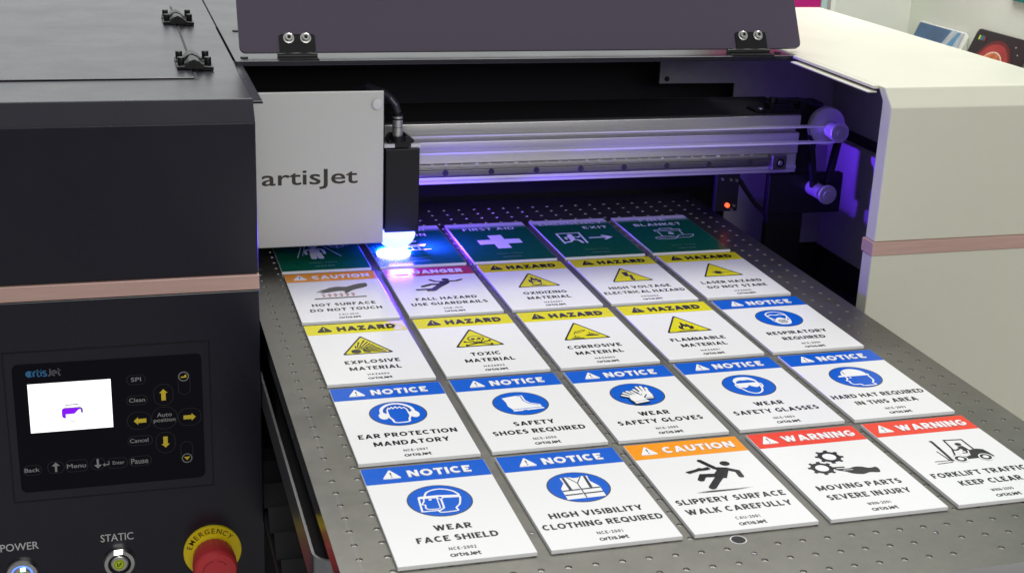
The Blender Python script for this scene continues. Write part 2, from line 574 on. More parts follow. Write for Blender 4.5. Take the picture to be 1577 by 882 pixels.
# ---- flat drawing in a sign's own plane (u to the right, v downwards)
class Draw:
    def __init__(self, mb, z0=0.0006, step=0.00022):
        self.mb, self.z, self.step = mb, z0, step

    def poly(self, pts, ink, side=0.0):
        pts = [(p[0], -p[1]) for p in pts]
        ar = sum(pts[i][0] * pts[(i + 1) % len(pts)][1] - pts[(i + 1) % len(pts)][0] * pts[i][1] for i in range(len(pts)))
        if ar < 0:
            pts = pts[::-1]
        self.z += self.step
        P = [Vector((x, y, self.z + side)) for x, y in pts]
        tri = tessellate_polygon([P])
        F = []
        for t in tri:
            a, b, c = t
            q = (P[b] - P[a]).cross(P[c] - P[a]).z
            F.append((a, b, c) if q > 0 else (a, c, b))
        self.mb.mesh(P, F, 'ink_' + ink)
        if side:
            n = len(pts)
            self.mb.mesh([(x, y, self.z + side) for x, y in pts] + [(x, y, 0) for x, y in pts],
                         [(i, n + i, n + (i + 1) % n, (i + 1) % n) for i in range(n)], 'ink_' + ink)

    def ell(self, c, rx, ry, ink, n=36, rot=0.0, a0=0.0, a1=360.0):
        pts = []
        for i in range(n):
            t = math.radians(a0 + (a1 - a0) * i / (n if a1 - a0 >= 359 else n - 1))
            x, y = rx * math.cos(t), ry * math.sin(t)
            pts.append((c[0] + x * math.cos(rot) - y * math.sin(rot), c[1] + x * math.sin(rot) + y * math.cos(rot)))
        self.poly(pts, ink)

    def circ(self, c, r, ink, n=36):
        self.ell(c, r, r, ink, n)

    def line(self, pts, w, ink, closed=False, cap=False):
        """Mitred ribbon along a polyline."""
        n = len(pts)
        L, R = [], []
        for i in range(n):
            p = Vector(pts[i])
            a = Vector(pts[(i - 1) % n]) if (closed or i > 0) else None
            b = Vector(pts[(i + 1) % n]) if (closed or i < n - 1) else None
            d1 = (p - a).normalized() if a is not None else (b - p).normalized()
            d2 = (b - p).normalized() if b is not None else d1
            t = d1 + d2
            t = t.normalized() if t.length > 1e-4 else d1
            nn = Vector((-t.y, t.x))
            k = max(0.45, abs(nn.dot(Vector((-d1.y, d1.x)))))
            L.append(p + nn * (w / 2 / k))
            R.append(p - nn * (w / 2 / k))
        self.z += self.step
        P = [(q.x, -q.y, self.z) for q in L] + [(q.x, -q.y, self.z) for q in R]
        F = []
        for i in range(n if closed else n - 1):
            j = (i + 1) % n
            F.append((i, j, n + j, n + i))
        self.mb.mesh(P, F, 'ink_' + ink)
        if cap:
            self.circ(pts[0], w / 2, ink, 12)
            self.circ(pts[-1], w / 2, ink, 12)

    def curve(self, pts, w, ink, closed=False, cap=False, sub=5):
        self.line(spline(pts, sub, closed), w, ink, closed, cap)

    def blob(self, pts, ink, sub=5):
        self.poly(spline(pts, sub, True), ink)


def spline(pts, sub=5, closed=False):
    n = len(pts)
    out = []
    rng = range(n if closed else n - 1)
    for i in rng:
        g = (lambda k: pts[k % n]) if closed else (lambda k: pts[min(max(k, 0), n - 1)])
        p0, p1, p2, p3 = g(i - 1), g(i), g(i + 1), g(i + 2)
        for s in range(sub):
            t = s / sub
            out.append(tuple(0.5 * (2 * p1[k] + (p2[k] - p0[k]) * t + (2 * p0[k] - 5 * p1[k] + 4 * p2[k] - p3[k]) * t * t
                                    + (3 * p1[k] - p0[k] - 3 * p2[k] + p3[k]) * t ** 3) for k in (0, 1)))
    if not closed:
        out.append(tuple(pts[-1]))
    return out


def arc(c, r, a0, a1, n=12, ry=None):
    ry = r if ry is None else ry
    return [(c[0] + r * math.cos(math.radians(a0 + (a1 - a0) * i / (n - 1))), c[1] + ry * math.sin(math.radians(a0 + (a1 - a0) * i / (n - 1)))) for i in range(n)]


# the maker's rounded one-line lettering, drawn with strokes in a box one unit high (v downwards)
def maker_strokes():
    st = []
    A = []
    st.append((arc((0.42, 0.62), 0.36, 0, 360, 20), 0))
    st.append(([(0.80, 0.30), (0.80, 1.0)], 0))
    st.append(([(1.08, 1.0), (1.08, 0.45), (1.16, 0.32), (1.38, 0.30)], 0))
    st.append(([(1.62, 0.05), (1.62, 0.86), (1.72, 0.98), (1.92, 0.98)], 0))
    st.append(([(1.46, 0.32), (1.92, 0.32)], 0))
    st.append(([(2.14, 0.32), (2.14, 1.0)], 0))
    st.append(([(2.14, 0.08), (2.14, 0.17)], 0))
    st.append(([(2.86, 0.32), (2.50, 0.32), (2.40, 0.46), (2.52, 0.62), (2.78, 0.66), (2.88, 0.82), (2.78, 0.98), (2.38, 0.98)], 0))
    st.append(([(3.42, 0.05), (3.42, 0.80), (3.30, 0.98), (3.08, 0.98)], 1))
    st.append(([(3.66, 0.66), (4.30, 0.66)] + arc((3.98, 0.65), 0.33, 0, -290, 16)[1:], 1))
    st.append(([(4.62, 0.05), (4.62, 0.86), (4.72, 0.98), (4.90, 0.98)], 1))
    st.append(([(4.46, 0.32), (4.90, 0.32)], 1))
    return st


def maker_mark(d, u0, u1, v0, v1, ink, w, ink2=None):
    sx, sy = (u1 - u0) / 4.90, (v1 - v0)
    for pts, k in maker_strokes():
        d.line([(u0 + p[0] * sx, v0 + p[1] * sy) for p in pts], w, ink if k == 0 or not ink2 else ink2)


# ================================================================== THE PRINTER
printer = tag(empty('flatbed_printer', (0, 0, -9.5)), 'large flatbed sign printer, black left cabinet, white right cabinet, open smoked lid', 'printer')
printer_z = Vector((0, 0, -9.5)) * S
XL = -0.437


def part(mb, name, parent=None, bevel=0.0, seg=2, label=None):
    o = mb.build(name, None, bevel, seg)
    o.parent = parent or printer
    o.matrix_parent_inverse = Matrix.Translation(-printer_z) if (parent is None) else Matrix.Identity(4)
    if label:
        o['label'] = label
    return o


# ---- left cabinet (black)
b = MB()
b.prism([(-3.30, 0.604), (-3.30, 2.08), (-3.11, 2.27), (5.0, 2.27), (5.0, 0.604)], 'x', -5.0, XL, 'black_paint')
b.prism([(-3.30, -9.5), (-3.30, 0.436), (5.0, 0.436), (5.0, -9.5)], 'x', -5.0, XL + 0.002, 'black_paint')
b.box(-5.0, XL - 0.03, -3.27, 4.9, 0.43, 0.61, 'black_paint')
left = part(b, 'left_cabinet', bevel=0.012, label='matt black left cabinet of the printer')
b = MB()
b.box(-5.0, XL + 0.004, -3.318, -3.0, 0.446, 0.597, 'rose')
part(b, 'trim_strip', left, bevel=0.008)
# service door on top: a sheet lying on the cabinet with dark gaps round it
b = MB()
b.box(-4.2, -0.905, -2.115, 2.98, 2.2705, 2.286, 'black_paint')
part(b, 'service_door', left, bevel=0.006)
b = MB()
b.box(-0.897, -0.872, -2.15, 2.98, 2.2702, 2.2722, 'void')
b.box(-1.36, -0.872, -2.150, -2.128, 2.2703, 2.2723, 'void')
part(b, 'door_gap', left)
for hy in (-1.40, 1.62):
    b = MB()
    prof = [(-1.05, 2.288), (-1.05, 2.318), (-0.97, 2.325), (-0.925, 2.375), (-0.875, 2.392), (-0.83, 2.370), (-0.78, 2.320), (-0.685, 2.312), (-0.685, 2.288)]
    for q in (hy - 0.30, hy + 0.06):
        b.prism(prof, 'y', q, q + 0.24, 'black_plastic', smooth=False)
    b.box(-1.05, -0.95, hy - 0.30, hy + 0.30, 2.2865, 2.306, 'black_plastic')
    b.box(-0.80, -0.685, hy - 0.30, hy + 0.30, 2.275, 2.306, 'black_plastic')
    b.cyl((-0.885, hy - 0.20, 2.335), (-0.885, hy + 0.20, 2.335), 0.045, 'black_plastic')
    for sx in (-1.005, -0.735):
        for sy in (-0.17, 0.20):
            b.cyl((sx, hy + sy, 2.30), (sx, hy + sy, 2.395), 0.036, 'black_plastic', n=16)
    part(b, 'door_hinge', left, bevel=0.006)
b = MB()
b.prism([(-0.47, 2.19), (-0.47, 2.215), (-0.335, 2.215), (-0.325, 2.19)], 'y', -2.98, -0.78, 'black_paint')
part(b, 'edge_lip', left, bevel=0.004)

# ---- control panel on the left cabinet
FY = -3.30


def fr(y):
    return lambda x, z, h: (x, y - h, z)


b = MB()
b.box(-2.83, -0.925, FY - 0.004, FY + 0.02, -1.615, -0.052, 'black_paint')
panel = part(b, 'control_panel', bevel=0.003, label='black membrane keypad with a lit white screen')
b = MB()


def rrect(x0, x1, z0, z1, r, n=6):
    P = []
    for cx, cz, a in ((x1 - r, z1 - r, 0), (x0 + r, z1 - r, 90), (x0 + r, z0 + r, 180), (x1 - r, z0 + r, 270)):
        P += [(cx + r * math.cos(math.radians(a + 90 * i / n)), cz + r * math.sin(math.radians(a + 90 * i / n))) for i in range(n + 1)]
    return P


b.prism(rrect(-2.75, -1.008, -1.508, -0.178, 0.06), 'y', FY - 0.014, FY - 0.003, 'panel')
part(b, 'membrane', panel)
b = MB()
for w_, (x0, x1, z0, z1) in ((0.012, (-2.83, -0.925, -1.615, -0.052)),):
    for q in ((x0, x1, z1 - w_, z1), (x0, x1, z0, z0 + w_), (x0, x0 + w_, z0, z1), (x1 - w_, x1, z0, z1)):
        b.box(q[0], q[1], FY - 0.0065 - (0.001 if q[1] - q[0] > 1 else 0), FY - 0.002, q[2], q[3], 'black_plastic')
part(b, 'panel_rim', panel)
b = MB()
b.face([(-2.622, FY - 0.017, -0.884), (-1.865, FY - 0.017, -0.884), (-1.865, FY - 0.017, -0.380), (-2.622, FY - 0.017, -0.380)], 'screen')
b.prism(rrect(-2.33, -2.135, -0.755, -0.645, 0.03), 'y', FY - 0.0185, FY - 0.0172, 'screen_grey')
b.prism(rrect(-2.33, -2.148, -0.750, -0.652, 0.028), 'y', FY - 0.0200, FY - 0.0187, 'screen_purple')
b.prism(rrect(-2.295, -2.175, -0.622, -0.612, 0.004), 'y', FY - 0.0185, FY - 0.0172, 'screen_grey')
b.prism([(-2.295, -0.79), (-2.295, -0.712), (-2.215, -0.712), (-2.175, -0.67), (-2.155, -0.67), (-2.155, -0.70), (-2.135, -0.71), (-2.14, -0.765), (-2.20, -0.79)], 'y', FY - 0.0213, FY - 0.0202, 'screen_pale')
b.prism(rrect(-2.29, -2.21, -0.796, -0.788, 0.003), 'y', FY - 0.0185, FY - 0.0172, 'screen_grey')
part(b, 'screen', panel)
b = MB()
kf = fr(FY - 0.0158)
KEYS = [('SPI', -1.63, -0.405, 0.11, 0.052), ('Clean', -1.63, -0.62, 0.175, 0.052), ('Auto', -1.38, -0.795, 0.165, 0.052),
        ('position', -1.38, -0.858, 0.24, 0.062), ('Cancel', -1.63, -1.05, 0.205, 0.052), ('Pause', -1.635, -1.27, 0.19, 0.07),
        ('Back', -2.64, -1.272, 0.16, 0.052), ('Menu', -2.23, -1.265, 0.205, 0.055), ('Enter', -1.835, -1.268, 0.13, 0.045)]
for t, cx, cz, w_, h_ in KEYS:
    w_, h_ = w_ * 0.86, h_ * 0.84
    text_in(b, t, cx - w_ / 2, cx + w_ / 2, cz - h_ / 2, cz + h_ / 2, kf, 'key_white', bold=0.012)


def arrow(cx, cz, L, W, t, ang, m):
    pts = [(-L / 2, -t / 2), (L / 2 - W * 0.5, -t / 2), (L / 2 - W * 0.5, -W / 2), (L / 2, 0), (L / 2 - W * 0.5, W / 2), (L / 2 - W * 0.5, t / 2), (-L / 2, t / 2)]
    c, s = math.cos(math.radians(ang)), math.sin(math.radians(ang))
    b.prism([(cx + x * c - y * s, cz + x * s + y * c) for x, y in pts], 'y', FY - 0.0165, FY - 0.0142, m)


arrow(-1.38, -0.585, 0.118, 0.080, 0.042, 90, 'key_yellow')
arrow(-1.38, -1.090, 0.118, 0.080, 0.042, 270, 'key_yellow')
arrow(-1.612, -0.842, 0.118, 0.080, 0.042, 180, 'key_yellow')
arrow(-1.140, -0.842, 0.118, 0.080, 0.042, 0, 'key_yellow')
arrow(-2.42, -1.262, 0.10, 0.075, 0.020, 90, 'key_white')
arrow(-2.03, -1.262, 0.10, 0.075, 0.020, 270, 'key_white')
arrow(-1.955, -1.280, 0.06, 0.04, 0.010, 180, 'key_white')
b.prism([(-1.93, -1.284), (-1.93, -1.245), (-1.922, -1.245), (-1.922, -1.284)], 'y', FY - 0.0163, FY - 0.0142, 'key_white')
for cx, cz, k in ((-1.182, -0.408, 0), (-1.180, -1.283, 1)):
    d_ = [(cx + 0.050 * math.cos(math.radians(a)), cz + 0.050 * math.sin(math.radians(a))) for a in range(0, 360, 15)]
    e_ = [(cx + 0.042 * math.cos(math.radians(a)), cz + 0.042 * math.sin(math.radians(a))) for a in range(0, 360, 15)]
    n_ = len(d_)
    b.mesh([(p[0], FY - 0.0163, p[1]) for p in d_ + e_], [(i, (i + 1) % n_, n_ + (i + 1) % n_, n_ + i) for i in range(n_)], 'key_white')
    if k:
        b.prism([(cx - 0.03, cz + 0.014), (cx + 0.03, cz + 0.014), (cx, cz - 0.022)], 'y', FY - 0.0163, FY - 0.0142, 'key_yellow')
    else:
        b.prism([(cx - 0.028, cz - 0.012), (cx - 0.026, cz - 0.002), (cx + 0.008, cz + 0.003), (cx + 0.010, cz + 0.018), (cx + 0.026, cz + 0.016), (cx + 0.026, cz - 0.012)], 'y', FY - 0.0163, FY - 0.0142, 'key_yellow')
part(b, 'key_legend', panel)
b = MB()
for x0, x1, z0, z1, r in ((-1.72, -1.54, -0.46, -0.355, 0.05), (-1.73, -1.53, -0.675, -0.57, 0.05), (-1.74, -1.50, -1.105, -1.0, 0.05), (-1.74, -1.52, -1.325, -1.215, 0.05),
                          (-1.475, -1.285, -0.70, -0.47, 0.09), (-1.475, -1.285, -1.21, -0.98, 0.09), (-1.735, -1.505, -0.935, -0.745, 0.09), (-1.255, -1.025, -0.935, -0.745, 0.09),
                          (-1.505, -1.255, -0.95, -0.71, 0.115), (-1.24, -1.12, -0.60, -0.35, 0.055), (-1.24, -1.12, -1.34, -1.10, 0.055), (-2.72, -2.55, -1.33, -1.22, 0.05),
                          (-2.50, -2.34, -1.33, -1.20, 0.06), (-2.33, -2.12, -1.33, -1.20, 0.05), (-2.10, -1.96, -1.33, -1.20, 0.06), (-1.945, -1.75, -1.33, -1.215, 0.05)):
    o_ = rrect(x0, x1, z0, z1, r)
    i_ = rrect(x0 + 0.008, x1 - 0.008, z0 + 0.008, z1 - 0.008, r - 0.008)
    n_ = len(o_)
    b.mesh([(p[0], FY - 0.0150, p[1]) for p in o_ + i_], [(i, (i + 1) % n_, n_ + (i + 1) % n_, n_ + i) for i in range(n_)], 'key_line')
part(b, 'key_outlines', panel)
b = MB()
tmp = MB()
d = Draw(tmp, 0.0, 0.0)
maker_mark(d, -2.625, -2.315, 0.232, 0.305, 'b', 0.013, 'k')
for f_, mi_ in zip(tmp.f, tmp.mi):
    pts = [tmp.v[i] for i in f_]
    b.face([(p[0], FY - 0.0162, p[1]) for p in pts], 'logo_blue' if tmp.mats[mi_] == 'ink_b' else 'logo_grey')
b.prism([(-2.598 + 0.033 * math.cos(a * 0.4), -0.277 + 0.033 * math.sin(a * 0.4)) for a in range(16)], 'y', FY - 0.0158, FY - 0.0142, 'logo_blue')
part(b, 'maker_mark', panel)

# ---- push buttons
for cx, cz, nm, lit in ((-2.81, -2.385, 'POWER', 'led_blue'), (-1.883, -2.372, 'STATIC', None)):
    b = MB()
    b.lathe((cx, FY, cz), (0, -1, 0), [(0.0, 0.155), (0.035, 0.155), (0.055, 0.145), (0.060, 0.112), (0.030, 0.107)], 'steel', cap=False)
    btn = part(b, 'push_button', label='round steel push button below the word ' + nm)
    b = MB()
    ring = lit or 'black_plastic'
    b.lathe((cx, FY - 0.040, cz), (0, -1, 0), [(0.0, 0.106), (0.002, 0.106), (0.003, 0.086), (0.008, 0.082), (0.014, 0.074)], 'steel',
            mats=[ring, ring, 'steel', 'steel', 'steel'])
    cap = part(b, 'button_cap', btn)
    b = MB()
    b.cyl((cx - 0.004, FY - 0.054, cz - 0.004), (cx - 0.004, FY - 0.0555, cz - 0.004), 0.057, 'lime', n=28)
    st = MB()
    dd = Draw(st, 0, 0)
    dd.line(arc((0, 0), 0.046, 0, 360, 24), 0.005, 'k')
    dd.line([(-0.016, -0.022), (-0.016, 0.02), (0.012, -0.008)], 0.009, 'k')
    dd.circ((0.014, -0.010), 0.010, 'k', 10)
    dd.line([(-0.006, 0.022), (0.024, 0.010)], 0.005, 'k')
    for f_ in st.f:
        b.face([(cx - 0.004 + st.v[i][0], FY - 0.0565, cz - 0.004 + st.v[i][1]) for i in f_], 'ink_print')
    part(b, 'sticker', btn)
    b = MB()
    if lit:
        b.box(cx - 0.012, cx + 0.036, FY - 0.058, FY - 0.040, cz + 0.042, cz + 0.082, 'led_cyan')
    else:
        b.prism([(cx - 0.048, cz + 0.108), (cx + 0.034, cz + 0.112), (cx + 0.040, cz + 0.162), (cx - 0.046, cz + 0.158)], 'y', FY - 0.063, FY - 0.05, 'led_white')
    part(b, 'indicator', btn)
    b = MB()
    w_ = 0.315 if nm == 'STATIC' else 0.355
    lx = -1.893 if nm == 'STATIC' else -2.815
    text_in(b, nm, lx - w_ / 2, lx + w_ / 2, -2.135, -2.052, fr(FY - 0.0015), 'print_white', bold=0.006)
    part(b, 'button_lettering', btn)

# ---- emergency stop
ex, ez = -0.965, -2.352
b = MB()
b.lathe((ex, FY, ez), (0, -1, 0), [(0.0, 0.290), (0.028, 0.290), (0.034, 0.284), (0.034, 0.196), (0.060, 0.182), (0.10, 0.178)], 'yellow', n=64)
stop = part(b, 'emergency_stop', label='red mushroom stop button on a yellow disc')
b = MB()
KN = 96
prof = [(0.09, 0.15), (0.13, 0.200), (0.27, 0.214), (0.36, 0.218), (0.405, 0.212), (0.435, 0.196), (0.448, 0.15), (0.452, 0.0)]
c0 = Vector((ex, FY, ez))
R = []
for t, r in prof:
    ring = []
    for i in range(KN):
        a = 2 * math.pi * i / KN
        rr = r + (0.004 if (i % 4 < 2 and 0.12 < t < 0.33) else 0.0)
        ring.append((ex + rr * math.cos(a), FY - t, ez + rr * math.sin(a)))
    R.append(ring)
for k in range(len(R) - 1):
    b.mesh(R[k] + R[k + 1], [(i, (i + 1) % KN, KN + (i + 1) % KN, KN + i) for i in range(KN)], 'red', True)
for a0, a1 in ((35, 80), (100, 200), (220, 320)):
    P = [(ex + r * math.cos(math.radians(a)), FY - 0.4535, ez + r * math.sin(math.radians(a))) for r in (0.131, 0.124) for a in [a0 + (a1 - a0) * i / 14 for i in range(15)]]
    b.mesh(P, [(i, i + 1, 16 + i, 15 + i) for i in range(14)], 'red_line')
part(b, 'knob', stop)
b = MB()
word = 'EMERGENCY'
for i, ch in enumerate(word):
    a = math.radians(163 - (163 - 42) * i / (len(word) - 1))
    V, F, x0, x1, y0, y1 = glyphs(ch, 0.006)
    h_ = 0.056
    k_ = h_ / (y1 - y0)
    cx_ = (x0 + x1) / 2
    P = []
    for x, y in V:
        lx, ly = (x - cx_) * k_ * 0.95, (y - y0) * k_ - h_ / 2
        P.append((ex + math.cos(a) * (0.238 + ly) + math.sin(a) * lx, FY - 0.0352, ez + math.sin(a) * (0.238 + ly) - math.cos(a) * lx))
    b.mesh(P, F, 'ink_print')
part(b, 'stop_lettering', stop)

# ---- right cabinet (white shell, hollow towards the bed)
b = MB()
XR = 6.235
hood = [(-3.30, 0.60), (-3.30, 2.08), (-3.11, 2.27), (2.95, 2.27), (2.95, 2.23), (-3.00, 2.23), (-3.10, 2.12), (-3.10, 0.60)]
b.prism(hood, 'x', XR, 8.66, 'white_paint')
b.prism([(-3.0, 2.231), (-3.0, 2.269), (-1.1, 2.269), (-1.1, 2.231)], 'x', 6.165, XR, 'white_paint')
b.box(8.60, 8.66, -3.099, 2.95, -9.5, 2.229, 'white_paint')
b.box(7.95, 8.60, 2.88, 2.95, -9.5, 2.229, 'white_paint')
b.box(XR - 0.012, 8.66, -3.302, -3.095, -9.5, 0.440, 'white_paint')
right = part(b, 'right_cabinet', bevel=0.014, seg=3, label='ivory white right cabinet of the printer')
b = MB()
b.box(XR - 0.025, 8.66, -3.318, -3.08, 0.446, 0.597, 'rose')
part(b, 'trim_strip', right, bevel=0.006)
b = MB()
b.box(6.10, XR - 0.02, -3.0, -1.19, 2.192, 2.208, 'white_paint')
part(b, 'edge_lip', right, bevel=0.004)
# inner sheets of the right side
b = MB()
b.box(7.90, 7.94, -3.095, 0.93, -0.78, 2.22, 'grey_wall')
b.prism([(5.30, 2.22), (5.30, 1.555), (6.39, 1.545), (6.41, -0.76), (7.897, -0.76), (7.897, 2.22)], 'y', 0.90, 0.93, 'grey_wall')
inner = part(b, 'inner_wall')
b = MB()
b.box(7.88, 7.897, -3.0, 0.60, 0.845, 0.983, 'void')
part(b, 'cable_slot', inner)
b = MB()
b.cyl((5.40, 0.897, 1.615), (5.40, 0.890, 1.615), 0.035, 'void', n=16)
part(b, 'sheet_screw', inner)
b = MB()
b.box(7.87, 7.897, -3.0, 0.60, 0.828, 0.843, 'grey_wall')
part(b, 'slot_edge', inner)

# ---- rear cover plate and dark interior
b = MB()
b.box(-0.41, 6.17, -1.10, 5.0, 2.205, 2.262, 'black_paint')
rear = part(b, 'rear_cover', bevel=0.008)
for sx, sy in ((-0.30, -0.90), (-0.22, 0.95), (6.05, -0.92)):
    b = MB()
    b.cyl((sx, sy, 2.262), (sx, sy, 2.275), 0.042, 'black_plastic', n=16)
    part(b, 'cover_screw', rear)
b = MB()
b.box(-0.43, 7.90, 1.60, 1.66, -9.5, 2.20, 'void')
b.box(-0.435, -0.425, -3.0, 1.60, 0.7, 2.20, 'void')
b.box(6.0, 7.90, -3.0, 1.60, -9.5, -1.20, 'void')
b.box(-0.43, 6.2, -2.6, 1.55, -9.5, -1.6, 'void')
b.box(7.90, 7.94, -3.09, 1.6, -9.5, -0.785, 'void')  # dark sheets added so the gap under the inner wall stays black
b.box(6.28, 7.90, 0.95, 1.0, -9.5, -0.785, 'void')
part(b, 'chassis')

# ---- smoked lid, leaning back on two hinges
lean = math.radians(30)


def onlid(x, t, h=0.0):
    return (x, -0.90 + t * math.sin(lean) - h * math.cos(lean), 2.32 + t * math.cos(lean) + h * math.sin(lean))


b = MB()
P = rrect(-0.345, 6.37, 0.0, 2.3, 0.07)
n_ = len(P)
b.mesh([onlid(x, t, 0) for x, t in P] + [onlid(x, t, -0.04) for x, t in P], [tuple(range(n_))[::-1], tuple(range(n_, 2 * n_))] + [(i, (i + 1) % n_, n_ + (i + 1) % n_, n_ + i) for i in range(n_)], 'lid')
lid = part(b, 'smoked_lid', label='dark violet smoked acrylic lid standing open')
for x0, x1, s1, s2 in ((0.085, 0.478, 0.189, 0.374), (5.515, 5.915, 5.611, 5.807)):
    b = MB()
    P = rrect(x0, x1, -0.02, 0.20, 0.03)
    n_ = len(P)
    b.mesh([onlid(x, t, 0.018) for x, t in P] + [onlid(x, t, 0.002) for x, t in P], [tuple(range(n_)), tuple(range(n_, 2 * n_))[::-1]] + [(i, n_ + i, n_ + (i + 1) % n_, (i + 1) % n_) for i in range(n_)], 'black_plastic')
    xx = x0 - 0.03 if x0 < 3 else x0 - 0.13
    b.cyl((xx, -0.935, 2.283), (x1 + 0.01, -0.935, 2.283), 0.035, 'black_plastic')
    b.cyl((xx + 0.05, -0.935, 2.283), (x1 - 0.05, -0.935, 2.283), 0.040, 'black_plastic')
    b.box(xx, x1 + 0.01, -1.10, -0.93, 2.262, 2.275, 'black_plastic')
    hg = part(b, 'lid_hinge', lid)
    for sx in (s1, s2):
        b = MB()
        c = Vector(onlid(sx, 0.152, 0.018))
        nn = Vector((0, -math.cos(lean), math.sin(lean)))
        b.lathe(c, nn, [(0, 0.060), (0.012, 0.060), (0.014, 0.046), (0.045, 0.044), (0.050, 0.036), (0.050, 0.020), (0.030, 0.019)], 'steel', n=24, mats=['steel'] * 5 + ['steel', 'pit'])
        part(b, 'screw', lid)

# ---- gantry beam, rail, belt and pulleys
b = MB()
prof = [(0.70, 0.66), (-0.50, 0.66), (-0.50, 0.700), (-0.515, 0.705), (-0.515, 0.745), (-0.49, 0.76), (-0.49, 0.90), (-0.515, 0.915), (-0.515, 1.175), (-0.40, 1.185), (-0.40, 1.265), (-0.515, 1.275),
        (-0.515, 1.395), (-0.50, 1.40), (0.30, 1.40), (0.70, 1.40)]
b.prism(prof, 'x', -3.0, 6.68, 'alu')
beam = part(b, 'gantry_beam', bevel=0.006)
b = MB()
b.box(-0.4, 6.70, -0.47, 0.60, 1.402, 1.418, 'void')  # near-black sheet along the top of the beam
part(b, 'beam_top_sheet', beam)
b = MB()
b.box(-0.4, 6.28, -0.575, -0.492, 0.775, 0.868, 'rail')
b.box(-0.4, 6.28, -0.60, -0.574, 0.792, 0.852, 'rail')
rail = part(b, 'guide_rail', beam, bevel=0.006)
b = MB()
for i in range(-2, 9):
    x = 2.046 + 0.5633 * i
    if x < -0.3 or x > 6.1:
        continue
    b = MB()
    b.cyl((x, -0.598, 0.823), (x, -0.603, 0.823), 0.036, 'pit', n=18)
    part(b, 'rail_hole', beam)
b = MB()
b.box(6.28, 6.475, -0.64, -0.50, 0.735, 0.915, 'rail')
b.cyl((6.377, -0.64, 0.825), (6.377, -0.66, 0.825), 0.06, 'black_plastic', n=20)
b.cyl((6.377, -0.655, 0.825), (6.377, -0.668, 0.825), 0.030, 'steel', n=20)
part(b, 'rail_stop', beam, bevel=0.006)
b = MB()
for i in range(26):  # small pale flecks, unevenly spaced along the beam
    b = MB()
    x = 1.75 + i * 0.172 + random.uniform(-0.04, 0.04)
    w_ = random.uniform(0.015, 0.05)
    b.box(x, x + w_, -0.505, -0.49, 0.893 + random.uniform(-0.006, 0.006), 0.908, 'belt')
    part(b, 'pale_fleck', beam)
b = MB()
b.box(0.5, 7.12, -0.66, -0.56, 1.270, 1.287, 'belt')
b.box(0.5, 7.12, -0.66, -0.56, 1.062, 1.085, 'belt')
part(b, 'drive_belt')
b = MB()
b.lathe((7.03, -0.60, 1.262), (0, -1, 0), [(-0.12, 0.225), (-0.10, 0.245), (-0.03, 0.245), (0.0, 0.235), (0.003, 0.12)], 'pulley', n=48)
b.cyl((7.06, -0.45, 1.235), (7.06, -0.45 - 0.32, 1.235), 0.105, 'pulley', n=36)
b.lathe((7.085, -0.77, 1.228), (0, -1, 0), [(0, 0.128), (0.035, 0.128), (0.045, 0.12), (0.046, 0.075), (0.035, 0.07), (0.035, 0.045), (0.055, 0.043)], 'pulley', n=36)
part(b, 'drive_pulley', label='large pale drive pulley with a small front flange')
b = MB()
b.cyl((7.00, -0.40, 0.42), (7.00, -0.72, 0.42), 0.095, 'pulley', n=32)
b.lathe((7.035, -0.74, 0.415), (0, -1, 0), [(0, 0.125), (0.03, 0.125), (0.038, 0.118), (0.039, 0.06), (0.05, 0.058), (0.05, 0.035)], 'pulley', n=36)
part(b, 'motor_pulley', label='small lower motor pulley')
b = MB()
b.prism([(6.80, 1.15), (6.86, 1.15), (6.99, 0.44), (6.92, 0.40)], 'y', -0.58, -0.50, 'black_plastic')
b.prism([(7.20, 1.12), (7.26, 1.13), (7.16, 0.45), (7.09, 0.45)], 'y', -0.60, -0.50, 'black_plastic')
part(b, 'motor_belt')
b = MB()
b.box(6.39, 7.44, -0.40, -0.28, 0.07, 0.596, 'black_plastic')
b.box(6.42, 6.93, -0.37, -0.25, -1.3, 0.07, 'black_plastic')
b.box(6.74, 7.02, -0.36, -0.25, 0.58, 1.52, 'black_plastic')
b.box(6.70, 7.20, -0.10, 0.2, 1.30, 1.47, 'black_plastic')
part(b, 'motor_bracket', bevel=0.008)
b = MB()
b.box(6.10, 6.74, -0.42, -0.12, 1.418, 1.452, 'black_plastic')
b.box(6.30, 6.62, -0.40, -0.20, 1.45, 1.525, 'black_plastic')
b.cyl((6.36, -0.32, 1.52), (6.36, -0.32, 1.60), 0.05, 'black_plastic')
b.box(6.42, 6.60, -0.36, -0.24, 1.52, 1.58, 'black_plastic')
b.tube([(6.55, -0.30, 1.55), (6.70, -0.32, 1.56), (6.88, -0.34, 1.50), (7.05, -0.36, 1.48)], 0.035, 'black_plastic')
b.cyl((6.18, -0.36, 1.452), (6.18, -0.36, 1.475), 0.04, 'steel', n=14)
part(b, 'connector_block', bevel=0.006)
b = MB()
b.box(5.665, 5.985, -0.36, -0.28, 0.13, 0.66, 'black_plastic')
sens = part(b, 'limit_sensor', bevel=0.008)
b = MB()
b.lathe((5.835, -0.36, 0.215), (0, -1, 0), [(0, 0.030), (0.03, 0.030), (0.045, 0.016)], 'led_red', n=18)
part(b, 'red_led', sens)
for sx, sz in ((5.93, 0.205), (5.90, 0.155), (5.74, 0.56), (5.86, 0.55), (5.94, 0.54)):
    b = MB()
    b.cyl((sx, -0.36, sz), (sx, -0.38, sz), 0.018, 'steel', n=12)
    part(b, 'sensor_screw', sens)
b = MB()
b.tube(spline([(5.99, -0.30), (6.02, -0.30)], 2) and [(5.96, -0.30, 0.58), (6.03, -0.30, 0.50), (6.12, -0.30, 0.38), (6.25, -0.30, 0.22), (6.41, -0.30, 0.06)], 0.032, 'black_plastic')
part(b, 'sensor_cable')

